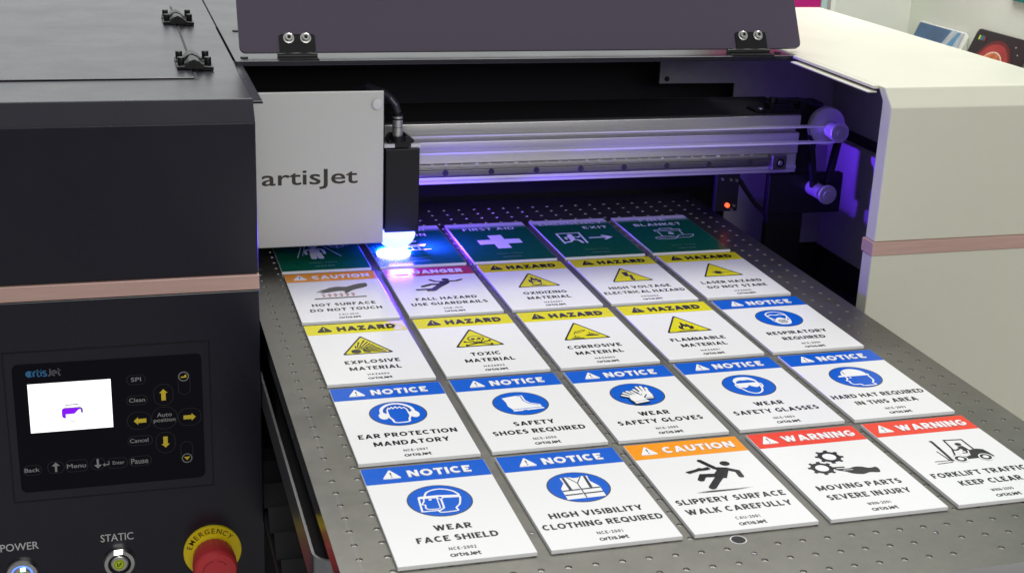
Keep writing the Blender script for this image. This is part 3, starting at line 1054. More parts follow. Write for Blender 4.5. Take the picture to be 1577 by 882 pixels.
# ---- print carriage with its silver cover and the curing lamp
b = MB()
b.box(-2.4, 1.184, -1.20, -1.165, 0.185, 1.938, 'silver_cover')
cover = part(b, 'carriage_cover', bevel=0.010, seg=3, label='silver sheet metal carriage cover')
b = MB()
text_in(b, 'artisJet', -0.172, 0.892, 0.845, 1.075, fr(-1.2012), 'ink_h', bold=0.015)
part(b, 'cover_lettering', cover)
b = MB()
b.lathe((1.105, -1.20, 1.79), (0, -1, 0), [(0, 0.060), (0.03, 0.060), (0.042, 0.045), (0.045, 0.0)], 'belt', n=24)
part(b, 'cover_screw', cover)
b = MB()
b.box(-2.3, 1.10, -1.163, -0.67, 0.20, 1.62, 'void')
part(b, 'print_head', cover)
b = MB()
b.box(1.255, 1.655, -0.95, -0.66, 0.225, 1.215, 'black_plastic')
b.prism([(1.33, 1.216), (1.52, 1.216), (1.60, 1.30), (1.52, 1.36), (1.33, 1.36), (1.28, 1.28)], 'y', -0.93, -0.70, 'black_plastic')
b.box(1.186, 1.254, -0.90, -0.70, 0.30, 1.60, 'void')
lamp = part(b, 'curing_lamp', bevel=0.01, label='black ultraviolet curing lamp glowing blue')
b = MB()
b.cyl((1.405, -0.88, 1.33), (1.405, -0.88, 1.60), 0.058, 'alu', n=24)
b.cyl((1.405, -0.88, 1.30), (1.405, -0.88, 1.36), 0.10, 'black_plastic', n=24)
b.cyl((1.405, -0.88, 1.545), (1.405, -0.88, 1.56), 0.064, 'black_plastic', n=24)
b.cyl((1.405, -0.88, 1.585), (1.405, -0.88, 1.62), 0.062, 'black_plastic', n=24)
b.cyl((1.405, -0.88, 1.455), (1.405, -0.88, 1.460), 0.060, 'black_plastic', n=24)
part(b, 'hose_fitting', lamp)
b = MB()
b.box(1.24, 1.36, -0.96, -0.90, 1.235, 1.275, 'belt')
b.box(1.55, 1.66, -0.96, -0.90, 1.235, 1.275, 'belt')
part(b, 'clamp_tab', lamp)
b = MB()
b.tube([(1.405, -0.88, 1.62), (1.385, -0.87, 1.70), (1.33, -0.84, 1.78), (1.25, -0.78, 1.84), (1.12, -0.63, 1.87), (1.0, -0.4, 1.80)], 0.045, 'tube')
part(b, 'air_hose', lamp)
b = MB()
RI = []
for a in range(0, 91, 15):                       # lamp window shaped as a dome to stand for its white glare
    q = math.radians(a)
    RI.append([(1.375 + 0.240 * math.cos(q) * math.cos(t * math.pi / 12) * (1.0 if math.cos(t * math.pi / 12) > 0 else 0.86), -0.93 + 0.24 * math.cos(q) * math.sin(t * math.pi / 12), 0.215 - 0.180 * math.sin(q)) for t in range(24)])
for k in range(len(RI) - 1):
    b.mesh(RI[k] + RI[k + 1], [(i, 24 + i, 24 + (i + 1) % 24, (i + 1) % 24) for i in range(24)], 'uv', True)
part(b, 'uv_glare_dome', lamp)
# the lamp's own light: straight down onto the board and sideways along the beam


def uv_light(name, loc, target, sx, sy, power, col):
    o = area(name, loc, target, sx * S, power, col, sy * S)
    return o


uv_light('uv_down', (1.365, -0.93, 0.030), (1.355, -0.95, -1.0), 0.40, 0.40, 4.0, (0.016, 0.014, 1.0)).data.shape = 'ELLIPSE'
uv_light('uv_side', (1.675, -0.87, 0.17), (5.8, -0.70, 0.85), 0.26, 0.14, 0.85, (0.13, 0.035, 1.0))
uv_light('uv_far', (1.685, -0.88, 0.19), (6.9, -0.62, 1.15), 0.20, 0.12, 0.36, (0.14, 0.03, 1.0)).data.spread = math.radians(34)
uv_light('uv_front', (1.40, -1.215, 0.15), (1.25, -3.0, -0.1), 0.26, 0.10, 0.35, (0.10, 0.03, 1.0))

# ---- perforated bed
b = MB()
ZB = -0.0325
PX, PY = 0.2, 0.2017
X0, Y0 = -0.2365, 0.7345
NX, NY = 31, 47
BX0, BX1, BY0, BY1, BT = -0.392, 5.925, -8.765, 1.15, 0.17
hx0, hx1 = X0 - PX / 2, X0 + (NX - 0.5) * PX
hy1, hy0 = Y0 + PY / 2, Y0 - (NY - 0.5) * PY
blank = {(14, 44), (21, 45), (22, 46)}
NS = 12
sq = []
for i in range(NS):
    a = 2 * math.pi * i / NS + math.pi / 4
    c, s = math.cos(a), math.sin(a)
    k = 1 / max(abs(c), abs(s))
    sq.append((c * k, s * k, c, s))
for i in range(NX):
    for j in range(NY):
        cx, cy = X0 + i * PX, Y0 - j * PY
        if (i, j) in blank:
            b.face([(cx - PX / 2, cy - PY / 2, ZB), (cx + PX / 2, cy - PY / 2, ZB), (cx + PX / 2, cy + PY / 2, ZB), (cx - PX / 2, cy + PY / 2, ZB)], 'bed')
            continue
        A = [(cx + p[0] * PX / 2, cy + p[1] * PY / 2, ZB) for p in sq]
        B = [(cx + p[2] * 0.0255, cy + p[3] * 0.0255, ZB) for p in sq]
        C_ = [(cx + p[2] * 0.0228, cy + p[3] * 0.0228, ZB - 0.011) for p in sq]
        D_ = [(cx + p[2] * 0.0045, cy + p[3] * 0.0045, ZB - 0.012) for p in sq]
        q = [(k, (k + 1) % NS, NS + (k + 1) % NS, NS + k) for k in range(NS)]
        b.mesh(A + B, q, 'bed')
        b.mesh(B + C_, q, 'bed_hole')
        b.mesh(C_ + D_, q, 'bed_hole')
        b.face(D_, 'pit')
for x0, x1, y0, y1 in ((BX0, hx0, BY0, BY1), (hx1, BX1, BY0, BY1), (hx0, hx1, BY0, hy0), (hx0, hx1, hy1, BY1)):
    b.face([(x0, y0, ZB), (x1, y0, ZB), (x1, y1, ZB), (x0, y1, ZB)], 'bed')
zb = ZB - BT
b.face([(BX0, BY0, zb), (BX0, BY1, zb), (BX1, BY1, zb), (BX1, BY0, zb)], 'bed')
b.face([(BX0, BY0, zb), (BX1, BY0, zb), (BX1, BY0, ZB), (BX0, BY0, ZB)], 'alu')
b.face([(BX1, BY1, zb), (BX0, BY1, zb), (BX0, BY1, ZB), (BX1, BY1, ZB)], 'bed')
b.face([(BX0, BY1, zb), (BX0, BY0, zb), (BX0, BY0, ZB), (BX0, BY1, ZB)], 'edge')
b.face([(BX1, BY0, zb), (BX1, BY1, zb), (BX1, BY1, ZB), (BX1, BY0, ZB)], 'bed')
bed = part(b, 'perforated_bed', label='grey metal bed drilled with rows of small holes')
b = MB()
# scored lines between holes
for x, ya, yb in ((X0 - 0.004, -4.9, -6.2), (X0 - 0.004, -6.72, -7.33), (X0 - 0.004, -7.4, -8.3), (X0 + 6 * PX - 0.10, -4.6, -7.6), (X0 + 6 * PX - 0.02, -4.6, -7.6),
                  (X0 + 12 * PX, -4.6, -7.7), (X0 + 17 * PX + 0.1, -4.6, -7.6), (X0 + 23 * PX - 0.09, -4.6, -7.6)):
    for e in (-0.005, 0.005):
        b.box(x + e - 0.0012, x + e + 0.0012, yb, ya, ZB - 0.001, ZB + 0.0006, 'alu_dark')
part(b, 'scored_lines', bed)
b = MB()
bx, by = 2.50, -8.033
ra = [(bx + r_ * math.cos(2 * math.pi * a / 32), by + r_ * math.sin(2 * math.pi * a / 32), ZB + 0.0008) for r_ in (0.054, 0.061) for a in range(32)]
b.mesh(ra, [(i, 32 + i, 32 + (i + 1) % 32, (i + 1) % 32) for i in range(32)], 'alu')
b.cyl((bx, by, ZB + 0.0006), (bx, by, ZB + 0.0012), 0.0535, 'pit', n=32)
part(b, 'locating_hole', bed)
for sx, sy in ((2.531, -8.24), (4.005, -8.243), (1.049, -7.629)):
    b = MB()
    b.lathe((sx, sy, ZB + 0.0005), (0, 0, 1), [(0, 0.021), (0.004, 0.019), (0.006, 0.012), (0.001, 0.010)], 'rail', n=14)
    part(b, 'bolt', bed)
# bent aluminium skirt under the bed, with its rounded corner
b = MB()
path = [(-0.432, -2.8)] + [(-0.432, -6.60)] + [(-0.432 + 0.16 - 0.16 * math.cos(math.radians(a)), -6.76 - 0.16 * math.sin(math.radians(a)) + 0.0) for a in range(0, 91, 9)] + [(5.9, -6.92)]
out = path
inn = [(-0.41, -2.8)] + [(-0.41, -6.60)] + [(-0.432 + 0.16 - 0.138 * math.cos(math.radians(a)), -6.76 - 0.138 * math.sin(math.radians(a))) for a in range(0, 91, 9)] + [(5.9, -6.898)]
n_ = len(out)
zt, zl = -0.50, -0.80
V = [(p[0], p[1], zt) for p in out] + [(p[0], p[1], zt) for p in inn] + [(p[0], p[1], zl) for p in out] + [(p[0], p[1], zl) for p in inn]
F1 = [(i, i + 1, n_ + i + 1, n_ + i) for i in range(n_ - 1)]
F2 = [(i, 2 * n_ + i, 2 * n_ + i + 1, i + 1) for i in range(n_ - 1)]
F3 = [(n_ + i, n_ + i + 1, 3 * n_ + i + 1, 3 * n_ + i) for i in range(n_ - 1)]
b.mesh(V, F1, 'alu')
b.mesh(V, F2, 'mirror', True)
b.mesh(V, F3, 'alu_dark', True)
part(b, 'bed_skirt')
b = MB()
b.box(0.3, 5.4, -8.0, 1.0, -0.9, zb - 0.003, 'void')
b.box(-0.28, 5.8, -6.80, -2.5, -1.0, -0.72, 'void')
part(b, 'bed_carrier')
b = MB()
yy = -2.6
k = 0
while yy > -8.4:
    z0, z1 = (-1.75, -1.95) if k % 2 == 0 else (-1.95, -1.75)
    step = 0.16 if k % 2 == 0 else 0.36
    b.face([(-0.43, yy - step, z1), (6.0, yy - step, z1), (6.0, yy, z0), (-0.43, yy, z0)], 'bellows')
    yy -= step
    k += 1
b.box(-0.43, 6.0, yy, -2.6, -2.1, -2.0, 'bellows')
part(b, 'bellows')

# ================================================================== THE SIGNS
GX, GY, SH = 0.09687, 0.10249, 1.5077
CT, CG = 0.205, 0.135
CAPF = 0.60 / (caps_w('FACE SHIELD', CT, CG) * 0.075)      # width correction of the caption lettering
HT, HG = 0.21, 0.13
HEADF = 0.505 / (caps_w('NOTICE', HT, HG) * 0.100)


def sfr(z):
    return lambda x, y, h: (x, y, z + h)


def ring_disc(d):
    d.circ((0.5, 0.62), 0.250, 'd', 56)
    d.circ((0.5, 0.62), 0.239, 'b', 56)


def tri_haz(d):
    def rt(k):
        pts = [(0.5, 0.363), (0.75, 0.838), (0.25, 0.838)]
        c = (0.5, 0.68)
        P = []
        for i in range(3):
            p, a, q = Vector(pts[i]), Vector(pts[i - 1]), Vector(pts[(i + 1) % 3])
            P += [p + (a - p).normalized() * 0.03, p + (a - p).normalized() * 0.008 + (q - p).normalized() * 0.008, p + (q - p).normalized() * 0.03]
        return [(c[0] + (p[0] - c[0]) * k, c[1] + (p[1] - c[1]) * k) for p in P]
    d.poly(rt(1.0), 'k')
    d.poly(rt(0.87), 'y')


def man(d, head, r, limbs, torso, ink='k'):
    d.circ(head, r, ink, 24)
    d.poly(torso, ink)
    for pts, w in limbs:
        d.line(pts, w, ink, cap=True)
        if len(pts) == 3:
            d.circ(pts[1], w / 2, ink, 12)


def flame(d, c, s, ink, inner):
    P = [(-0.42, 0.55), (-0.58, 0.15), (-0.40, -0.30), (-0.33, -0.02), (-0.20, -0.55), (-0.05, -1.0), (0.05, -0.55), (0.18, -0.35), (0.24, -0.62), (0.40, -0.25), (0.44, 0.0), (0.56, -0.18), (0.60, 0.2), (0.42, 0.55)]
    d.poly(spline([(c[0] + x * s, c[1] + y * s) for x, y in P], 3, True), ink)
    Q = [(-0.22, 0.52), (-0.26, 0.22), (-0.08, -0.10), (0.02, 0.12), (0.14, -0.02), (0.24, 0.28), (0.18, 0.52)]
    d.poly(spline([(c[0] + x * s, c[1] + y * s) for x, y in Q], 3, True), inner)


def p_face_shield(d):
    ring_disc(d)
    d.curve([(0.40, 0.535), (0.43, 0.475), (0.49, 0.443), (0.56, 0.445), (0.63, 0.49), (0.665, 0.56)], 0.016, 'w')
    d.poly([(0.350, 0.535), (0.50, 0.535), (0.665, 0.560), (0.668, 0.598), (0.51, 0.582), (0.350, 0.570)], 'w')
    d.line([(0.350, 0.552), (0.333, 0.770), (0.470, 0.772), (0.505, 0.740), (0.515, 0.57)], 0.015, 'w')
    d.line([(0.485, 0.58), (0.478, 0.735), (0.456, 0.752)], 0.009, 'w')
    d.curve([(0.385, 0.575), (0.378, 0.615), (0.356, 0.660), (0.377, 0.672), (0.372, 0.712), (0.386, 0.742), (0.455, 0.750)], 0.012, 'w')
    d.circ((0.430, 0.597), 0.013, 'w', 14)
    d.circ((0.510, 0.580), 0.026, 'w', 18)
    d.circ((0.510, 0.580), 0.015, 'b', 18)
    d.curve([(0.455, 0.775), (0.468, 0.806), (0.53, 0.808), (0.598, 0.800), (0.596, 0.755), (0.635, 0.70), (0.664, 0.590)], 0.014, 'w')


def p_vest(d):
    ring_disc(d)
    d.poly([(0.398, 0.454), (0.461, 0.445), (0.505, 0.470), (0.545, 0.470), (0.569, 0.447), (0.625, 0.452), (0.618, 0.540), (0.666, 0.640), (0.662, 0.800), (0.352, 0.806), (0.356, 0.625), (0.402, 0.540)], 'w')
    d.line([(0.455, 0.446), (0.510, 0.560), (0.572, 0.448)], 0.010, 'd')
    d.line([(0.510, 0.555), (0.508, 0.800)], 0.010, 'd')
    d.poly([(0.412, 0.455), (0.434, 0.452), (0.438, 0.660), (0.412, 0.662)], 'd')
    d.poly([(0.590, 0.452), (0.612, 0.455), (0.606, 0.655), (0.580, 0.655)], 'd')
    d.line([(0.356, 0.668), (0.664, 0.656)], 0.018, 'd')
    d.line([(0.354, 0.738), (0.664, 0.728)], 0.018, 'd')
    d.line([(0.500, 0.60), (0.500, 0.80)], 0.004, 'w')


def p_slip(d):
    man(d, (0.700, 0.468), 0.042,
        [([(0.515, 0.385), (0.585, 0.530)], 0.046), ([(0.670, 0.560), (0.745, 0.618), (0.738, 0.705)], 0.046),
         ([(0.565, 0.680), (0.495, 0.762), (0.432, 0.842)], 0.062), ([(0.555, 0.655), (0.435, 0.640), (0.395, 0.702)], 0.056)],
        [(0.565, 0.505), (0.690, 0.540), (0.680, 0.590), (0.610, 0.715), (0.530, 0.690), (0.525, 0.640), (0.585, 0.570)])
    d.poly([(0.320, 0.556), (0.420, 0.528), (0.455, 0.508), (0.480, 0.520), (0.535, 0.505), (0.545, 0.545), (0.500, 0.556), (0.440, 0.556), (0.345, 0.588)], 'k')
    d.poly([(0.262, 0.905), (0.40, 0.895), (0.60, 0.900), (0.762, 0.897), (0.60, 0.912), (0.40, 0.914)], 'k')


def gear(d, c, r, ink):
    P = []
    n = 8
    for i in range(n):
        for a, q in ((-0.30, 0.80), (-0.20, 1.0), (0.20, 1.0), (0.30, 0.80)):
            t = 2 * math.pi * (i + a * 0.78 + 0.2) / n
            P.append((c[0] + r * q * math.cos(t), c[1] + r * q * math.sin(t)))
    d.poly(P, ink)
    d.circ(c, r * 0.47, 'w', 30)


def p_gears(d):
    gear(d, (0.505, 0.528), 0.122, 'k')
    gear(d, (0.345, 0.708), 0.118, 'k')
    d.blob([(0.445, 0.742), (0.56, 0.752), (0.62, 0.735), (0.68, 0.745), (0.735, 0.778), (0.80, 0.772), (0.785, 0.860), (0.70, 0.848), (0.63, 0.868), (0.55, 0.842), (0.51, 0.800), (0.46, 0.772)], 'k', 4)
    d.line([(0.50, 0.772), (0.585, 0.778)], 0.008, 'w')
    d.line([(0.42, 0.715), (0.53, 0.724)], 0.018, 'k', cap=True)


def p_forklift(d):
    d.line([(0.420, 0.440), (0.420, 0.47), (0.408, 0.66), (0.395, 0.815)], 0.028, 'k')
    d.line([(0.432, 0.44), (0.402, 0.44)], 0.025, 'k')
    d.line([(0.36, 0.62), (0.375, 0.80)], 0.012, 'k')
    d.line([(0.236, 0.795), (0.392, 0.800)], 0.010, 'k')
    d.line([(0.236, 0.838), (0.385, 0.830)], 0.010, 'k')
    d.line([(0.475, 0.715), (0.520, 0.600), (0.540, 0.440), (0.702, 0.455), (0.700, 0.640)], 0.016, 'k')
    d.poly([(0.435, 0.79), (0.455, 0.72), (0.56, 0.76), (0.60, 0.745), (0.635, 0.655), (0.720, 0.640), (0.775, 0.660), (0.792, 0.720), (0.800, 0.800), (0.47, 0.805)], 'k')
    d.circ((0.620, 0.535), 0.028, 'k', 18)
    d.poly([(0.585, 0.575), (0.640, 0.570), (0.655, 0.66), (0.625, 0.70), (0.560, 0.70), (0.575, 0.665), (0.600, 0.650)], 'k')
    d.line([(0.60, 0.60), (0.545, 0.635), (0.515, 0.625)], 0.018, 'k')
    d.line([(0.60, 0.680), (0.545, 0.680), (0.530, 0.745)], 0.020, 'w')
    d.line([(0.635, 0.655), (0.60, 0.745)], 0.010, 'w')
    for c in ((0.482, 0.792), (0.713, 0.800)):
        d.circ(c, 0.062, 'w', 26)
        d.circ(c, 0.050, 'k', 26)
        d.circ(c, 0.026, 'w', 22)


def p_ear(d):
    ring_disc(d)
    d.curve([(0.362, 0.610), (0.372, 0.515), (0.425, 0.440), (0.50, 0.412), (0.575, 0.440), (0.630, 0.515), (0.642, 0.610)], 0.030, 'w', sub=6)
    d.curve([(0.388, 0.600), (0.398, 0.530), (0.44, 0.472), (0.50, 0.450), (0.56, 0.472), (0.604, 0.530), (0.615, 0.600)], 0.006, 'd', sub=6)
    d.ell((0.368, 0.655), 0.042, 0.068, 'w')
    d.ell((0.636, 0.655), 0.042, 0.068, 'w')
    d.curve([(0.412, 0.60), (0.412, 0.68), (0.430, 0.740), (0.440, 0.795), (0.500, 0.806), (0.562, 0.795), (0.574, 0.740), (0.594, 0.68), (0.592, 0.600)], 0.018, 'w')
    d.line([(0.412, 0.605), (0.420, 0.535), (0.437, 0.495), (0.443, 0.520), (0.465, 0.485), (0.475, 0.515), (0.500, 0.480), (0.512, 0.515), (0.538, 0.488), (0.548, 0.522), (0.572, 0.505), (0.588, 0.545), (0.592, 0.605)], 0.013, 'w')


def p_boot(d):
    ring_disc(d)
    d.poly([(0.365, 0.485), (0.500, 0.455), (0.560, 0.455), (0.560, 0.560), (0.585, 0.620), (0.665, 0.668), (0.668, 0.720), (0.395, 0.735), (0.372, 0.66), (0.378, 0.58)], 'w')
    d.line([(0.502, 0.470), (0.540, 0.470), (0.540, 0.570), (0.572, 0.635), (0.650, 0.682)], 0.010, 'b')
    d.line([(0.390, 0.742), (0.668, 0.727)], 0.008, 'b')
    d.poly([(0.392, 0.747), (0.672, 0.732), (0.680, 0.758), (0.52, 0.772), (0.516, 0.762), (0.482, 0.764), (0.478, 0.776), (0.398, 0.780)], 'w')


def p_gloves(d):
    ring_disc(d)
    # rear glove, fingers up
    for g, ink in ((0.016, 'd'), (0.0, 'w')):
        for a, c in (((0.530, 0.60), (0.500, 0.520)), ((0.555, 0.58), (0.545, 0.470)), ((0.583, 0.585), (0.586, 0.466)), ((0.610, 0.60), (0.622, 0.505))):
            d.line([a, c], 0.026 + g, ink, cap=True)
        d.poly([(0.515 - g / 2, 0.575), (0.625 + g / 2, 0.575), (0.628 + g / 2, 0.66), (0.612 + g / 2, 0.735 + g), (0.535 - g / 2, 0.735 + g), (0.520 - g / 2, 0.66)], ink)
    d.line([(0.535, 0.712), (0.612, 0.712)], 0.007, 'd')
    for x0, y0, x1, y1 in ((0.527, 0.585, 0.522, 0.53), (0.567, 0.57, 0.565, 0.505), (0.598, 0.575, 0.603, 0.52)):
        d.line([(x0, y0), (x1, y1)], 0.006, 'd')
    # front glove, turned to the left
    for g, ink in ((0.018, 'd'), (0.0, 'w')):
        for a, c in (((0.415, 0.690), (0.350, 0.640)), ((0.430, 0.670), (0.378, 0.595)), ((0.455, 0.655), (0.418, 0.570)), ((0.480, 0.655), (0.458, 0.575))):
            d.line([a, c], 0.030 + g, ink, cap=True)
        d.line([(0.505, 0.715), (0.550, 0.655)], 0.032 + g, ink, cap=True)
        d.poly([(0.400 - g / 2, 0.680), (0.470, 0.640 - g / 2), (0.500 + g / 2, 0.645), (0.525 + g / 2, 0.730), (0.532 + g / 2, 0.775 + g / 2), (0.405 - g / 2, 0.800 + g / 2), (0.390 - g / 2, 0.740)], ink)
        d.poly([(0.405 - g / 2, 0.806 - g / 2), (0.536 + g / 2, 0.780 - g / 2), (0.545 + g / 2, 0.812 + g / 2), (0.408 - g / 2, 0.842 + g / 2)], ink)
    for x0, y0, x1, y1 in ((0.412, 0.668, 0.375, 0.625), (0.440, 0.652, 0.408, 0.592), (0.468, 0.645, 0.442, 0.585)):
        d.line([(x0, y0), (x1, y1)], 0.007, 'd')


def p_glasses(d):
    ring_disc(d)
    d.curve([(0.395, 0.60), (0.398, 0.51), (0.44, 0.452), (0.50, 0.438), (0.56, 0.452), (0.602, 0.51), (0.605, 0.60), (0.598, 0.68), (0.565, 0.765), (0.50, 0.805), (0.435, 0.765), (0.402, 0.68)], 0.018, 'w', closed=True)
    d.blob([(0.398, 0.555), (0.405, 0.50), (0.445, 0.450), (0.50, 0.440), (0.555, 0.450), (0.596, 0.50), (0.602, 0.555), (0.585, 0.525), (0.54, 0.500), (0.50, 0.505), (0.46, 0.500), (0.415, 0.525)], 'w', 4)
    d.poly([(0.388, 0.565), (0.612, 0.565), (0.612, 0.60), (0.595, 0.650), (0.555, 0.675), (0.525, 0.655), (0.50, 0.620), (0.475, 0.655), (0.445, 0.675), (0.405, 0.650), (0.388, 0.60)], 'w')
    d.curve([(0.392, 0.585), (0.372, 0.600), (0.380, 0.665), (0.402, 0.680)], 0.014, 'w')
    d.curve([(0.608, 0.585), (0.628, 0.600), (0.620, 0.665), (0.598, 0.680)], 0.014, 'w')


def p_hardhat(d):
    ring_disc(d)
    d.poly([(0.33, 0.600), (0.345, 0.570), (0.400, 0.555)] + arc((0.515, 0.560), 0.125, 180, 360, 16, 0.130) + [(0.660, 0.578), (0.655, 0.600), (0.40, 0.600)], 'w')
    d.line([(0.43, 0.47), (0.425, 0.545)], 0.007, 'd')
    d.curve([(0.402, 0.605), (0.398, 0.650), (0.368, 0.690), (0.385, 0.705), (0.380, 0.750), (0.400, 0.785), (0.460, 0.790), (0.475, 0.822), (0.545, 0.826), (0.605, 0.818), (0.598, 0.770), (0.632, 0.715), (0.636, 0.605)], 0.016, 'w')
    d.circ((0.438, 0.630), 0.013, 'w', 14)


def p_explosive(d):
    tri_haz(d)
    c = Vector((0.395, 0.765))
    for a in range(-84, 20, 9):
        t = math.radians(a)
        dv = Vector((math.cos(t), math.sin(t)))
        L = 0.075
        while L < 0.33:
            q = c + dv * (L + 0.01)
            top = 0.435 + abs(q.x - 0.5) * 1.9
            if q.y < top + 0.01 or q.y > 0.80 or q.x > 0.68:
                break
            L += 0.01
        if L > 0.085:
            nn = Vector((-dv.y, dv.x))
            r0 = c + dv * 0.07
            r1 = c + dv * L
            d.poly([tuple(r0 + nn * 0.003), tuple(r1 + nn * 0.010), tuple(r1 - nn * 0.010), tuple(r0 - nn * 0.003)], 'k')
    d.circ(tuple(c), 0.048, 'k', 24)
    for q in ((0.43, 0.70), (0.48, 0.735), (0.46, 0.66), (0.51, 0.69)):
        d.circ(q, 0.010, 'k', 8)


def p_toxic(d):
    tri_haz(d)
    d.line([(0.375, 0.708), (0.625, 0.800)], 0.020, 'k', cap=True)
    d.line([(0.375, 0.800), (0.625, 0.708)], 0.020, 'k', cap=True)
    for x in (0.375, 0.625):
        for y in (0.700, 0.716, 0.792, 0.808):
            d.circ((x, y), 0.013, 'k', 10)
    d.ell((0.5, 0.640), 0.082, 0.074, 'k')
    d.ell((0.5, 0.640), 0.070, 0.062, 'y')
    d.poly([(0.455, 0.690), (0.545, 0.690), (0.540, 0.742), (0.460, 0.742)], 'k')
    d.poly([(0.463, 0.682), (0.537, 0.682), (0.532, 0.733), (0.468, 0.733)], 'y')
    d.ell((0.470, 0.648), 0.021, 0.024, 'k', 16)
    d.ell((0.530, 0.648), 0.021, 0.024, 'k', 16)
    d.poly([(0.5, 0.670), (0.510, 0.695), (0.490, 0.695)], 'k')
    for x in (0.485, 0.5, 0.515):
        d.line([(x, 0.710), (x, 0.733)], 0.005, 'k')


def p_corrosive(d):
    tri_haz(d)
    d.poly([(0.345, 0.792), (0.475, 0.792), (0.475, 0.815), (0.345, 0.815)], 'k')
    d.blob([(0.510, 0.735), (0.56, 0.720), (0.62, 0.725), (0.655, 0.738), (0.64, 0.755), (0.56, 0.757), (0.51, 0.752)], 'k', 3)
    d.line([(0.425, 0.640), (0.530, 0.585), (0.545, 0.610), (0.440, 0.668), (0.425, 0.640)], 0.010, 'k')
    d.line([(0.418, 0.648), (0.405, 0.70)], 0.008, 'k')
    d.circ((0.402, 0.735), 0.009, 'k', 8)
    d.circ((0.572, 0.665), 0.009, 'k', 8)
    for sx in (-0.035, -0.012, 0.014, 0.036):
        d.line([(0.405 + sx * 0.4, 0.785), (0.405 + sx, 0.745 + abs(sx) * 0.4)], 0.007, 'k')
        d.line([(0.575 + sx * 0.4, 0.716), (0.575 + sx, 0.682 + abs(sx) * 0.4)], 0.007, 'k')


def p_flammable(d):
    tri_haz(d)
    flame(d, (0.505, 0.690), 0.135, 'k', 'y')
    d.poly([(0.395, 0.792), (0.60, 0.790), (0.60, 0.806), (0.395, 0.808)], 'k')


def p_oxidizing(d):
    tri_haz(d)
    flame(d, (0.50, 0.625), 0.125, 'k', 'y')
    d.circ((0.50, 0.725), 0.060, 'k', 30)
    d.circ((0.50, 0.725), 0.043, 'y', 30)
    d.poly([(0.415, 0.788), (0.585, 0.788), (0.585, 0.802), (0.415, 0.802)], 'k')


def p_voltage(d):
    tri_haz(d)
    d.poly([(0.465, 0.520), (0.535, 0.520), (0.515, 0.625), (0.560, 0.625), (0.532, 0.755), (0.555, 0.748), (0.520, 0.818), (0.480, 0.755), (0.503, 0.760), (0.515, 0.665), (0.462, 0.665)], 'k')


def p_laser(d):
    tri_haz(d)
    P = []
    for i in range(32):
        r = (0.095, 0.035, 0.070, 0.035)[i % 4]
        t = 2 * math.pi * i / 32
        P.append((0.48 + r * math.cos(t), 0.705 + r * math.sin(t)))
    d.poly(P, 'k')
    d.line([(0.48, 0.705), (0.665, 0.705)], 0.010, 'k')


def p_respirator(d):
    ring_disc(d)
    d.curve([(0.40, 0.62), (0.395, 0.52), (0.43, 0.458), (0.50, 0.436), (0.57, 0.458), (0.605, 0.52), (0.600, 0.62), (0.59, 0.70), (0.555, 0.77)], 0.016, 'w')
    d.curve([(0.402, 0.60), (0.41, 0.70), (0.445, 0.77)], 0.016, 'w')
    d.curve([(0.40, 0.545), (0.45, 0.520), (0.50, 0.535), (0.55, 0.520), (0.60, 0.545)], 0.018, 'w')
    d.blob([(0.44, 0.660), (0.50, 0.605), (0.56, 0.660), (0.585, 0.735), (0.55, 0.795), (0.50, 0.805), (0.45, 0.795), (0.415, 0.735)], 'w', 5)
    d.line([(0.398, 0.585), (0.44, 0.670)], 0.014, 'w')
    d.line([(0.602, 0.585), (0.56, 0.670)], 0.014, 'w')
    d.circ((0.50, 0.715), 0.050, 'd', 24)
    d.circ((0.50, 0.715), 0.043, 'w', 24)
    for k in (-0.022, 0, 0.022):
        d.line([(0.50 + k, 0.68), (0.50 + k, 0.75)], 0.006, 'd')
        d.line([(0.465, 0.715 + k), (0.535, 0.715 + k)], 0.006, 'd')


def p_hot(d):
    d.poly(spline([(0.300, 0.578), (0.365, 0.555), (0.430, 0.505), (0.520, 0.480), (0.610, 0.495), (0.700, 0.440), (0.835, 0.400), (0.832, 0.520), (0.730, 0.575), (0.650, 0.625), (0.600, 0.685), (0.560, 0.690), (0.575, 0.640),
                   (0.520, 0.620), (0.420, 0.645), (0.360, 0.660), (0.300, 0.665), (0.350, 0.628), (0.280, 0.640), (0.275, 0.620), (0.345, 0.598)], 2, True), 'h')
    for i in range(6):
        x = 0.335 + i * 0.0625
        d.curve([(x + 0.012, 0.700), (x - 0.016, 0.722), (x + 0.014, 0.748), (x - 0.014, 0.770), (x + 0.004, 0.790)], 0.012, 'v', sub=3)
    d.poly([(0.226, 0.823), (0.774, 0.818), (0.774, 0.845), (0.226, 0.850)], 'h')


def p_fall(d):
    man(d, (0.625, 0.440), 0.042,
        [([(0.60, 0.505), (0.50, 0.485), (0.455, 0.425)], 0.034), ([(0.625, 0.500), (0.73, 0.500), (0.800, 0.460)], 0.034),
         ([(0.535, 0.590), (0.440, 0.575), (0.330, 0.630)], 0.046), ([(0.545, 0.610), (0.480, 0.680), (0.420, 0.760)], 0.07)],
        [(0.575, 0.475), (0.665, 0.500), (0.640, 0.560), (0.570, 0.635), (0.510, 0.610), (0.515, 0.565)])
    d.poly([(0.235, 0.715), (0.42, 0.712), (0.42, 0.745), (0.390, 0.790), (0.345, 0.790), (0.350, 0.748), (0.235, 0.750)], 'k')


def p_cross(d):
    d.poly([(0.415, 0.520), (0.585, 0.515), (0.585, 0.690), (0.770, 0.690), (0.770, 0.860), (0.585, 0.862), (0.585, 1.040), (0.415, 1.042), (0.415, 0.865), (0.240, 0.868), (0.240, 0.695), (0.415, 0.692)], 'w')


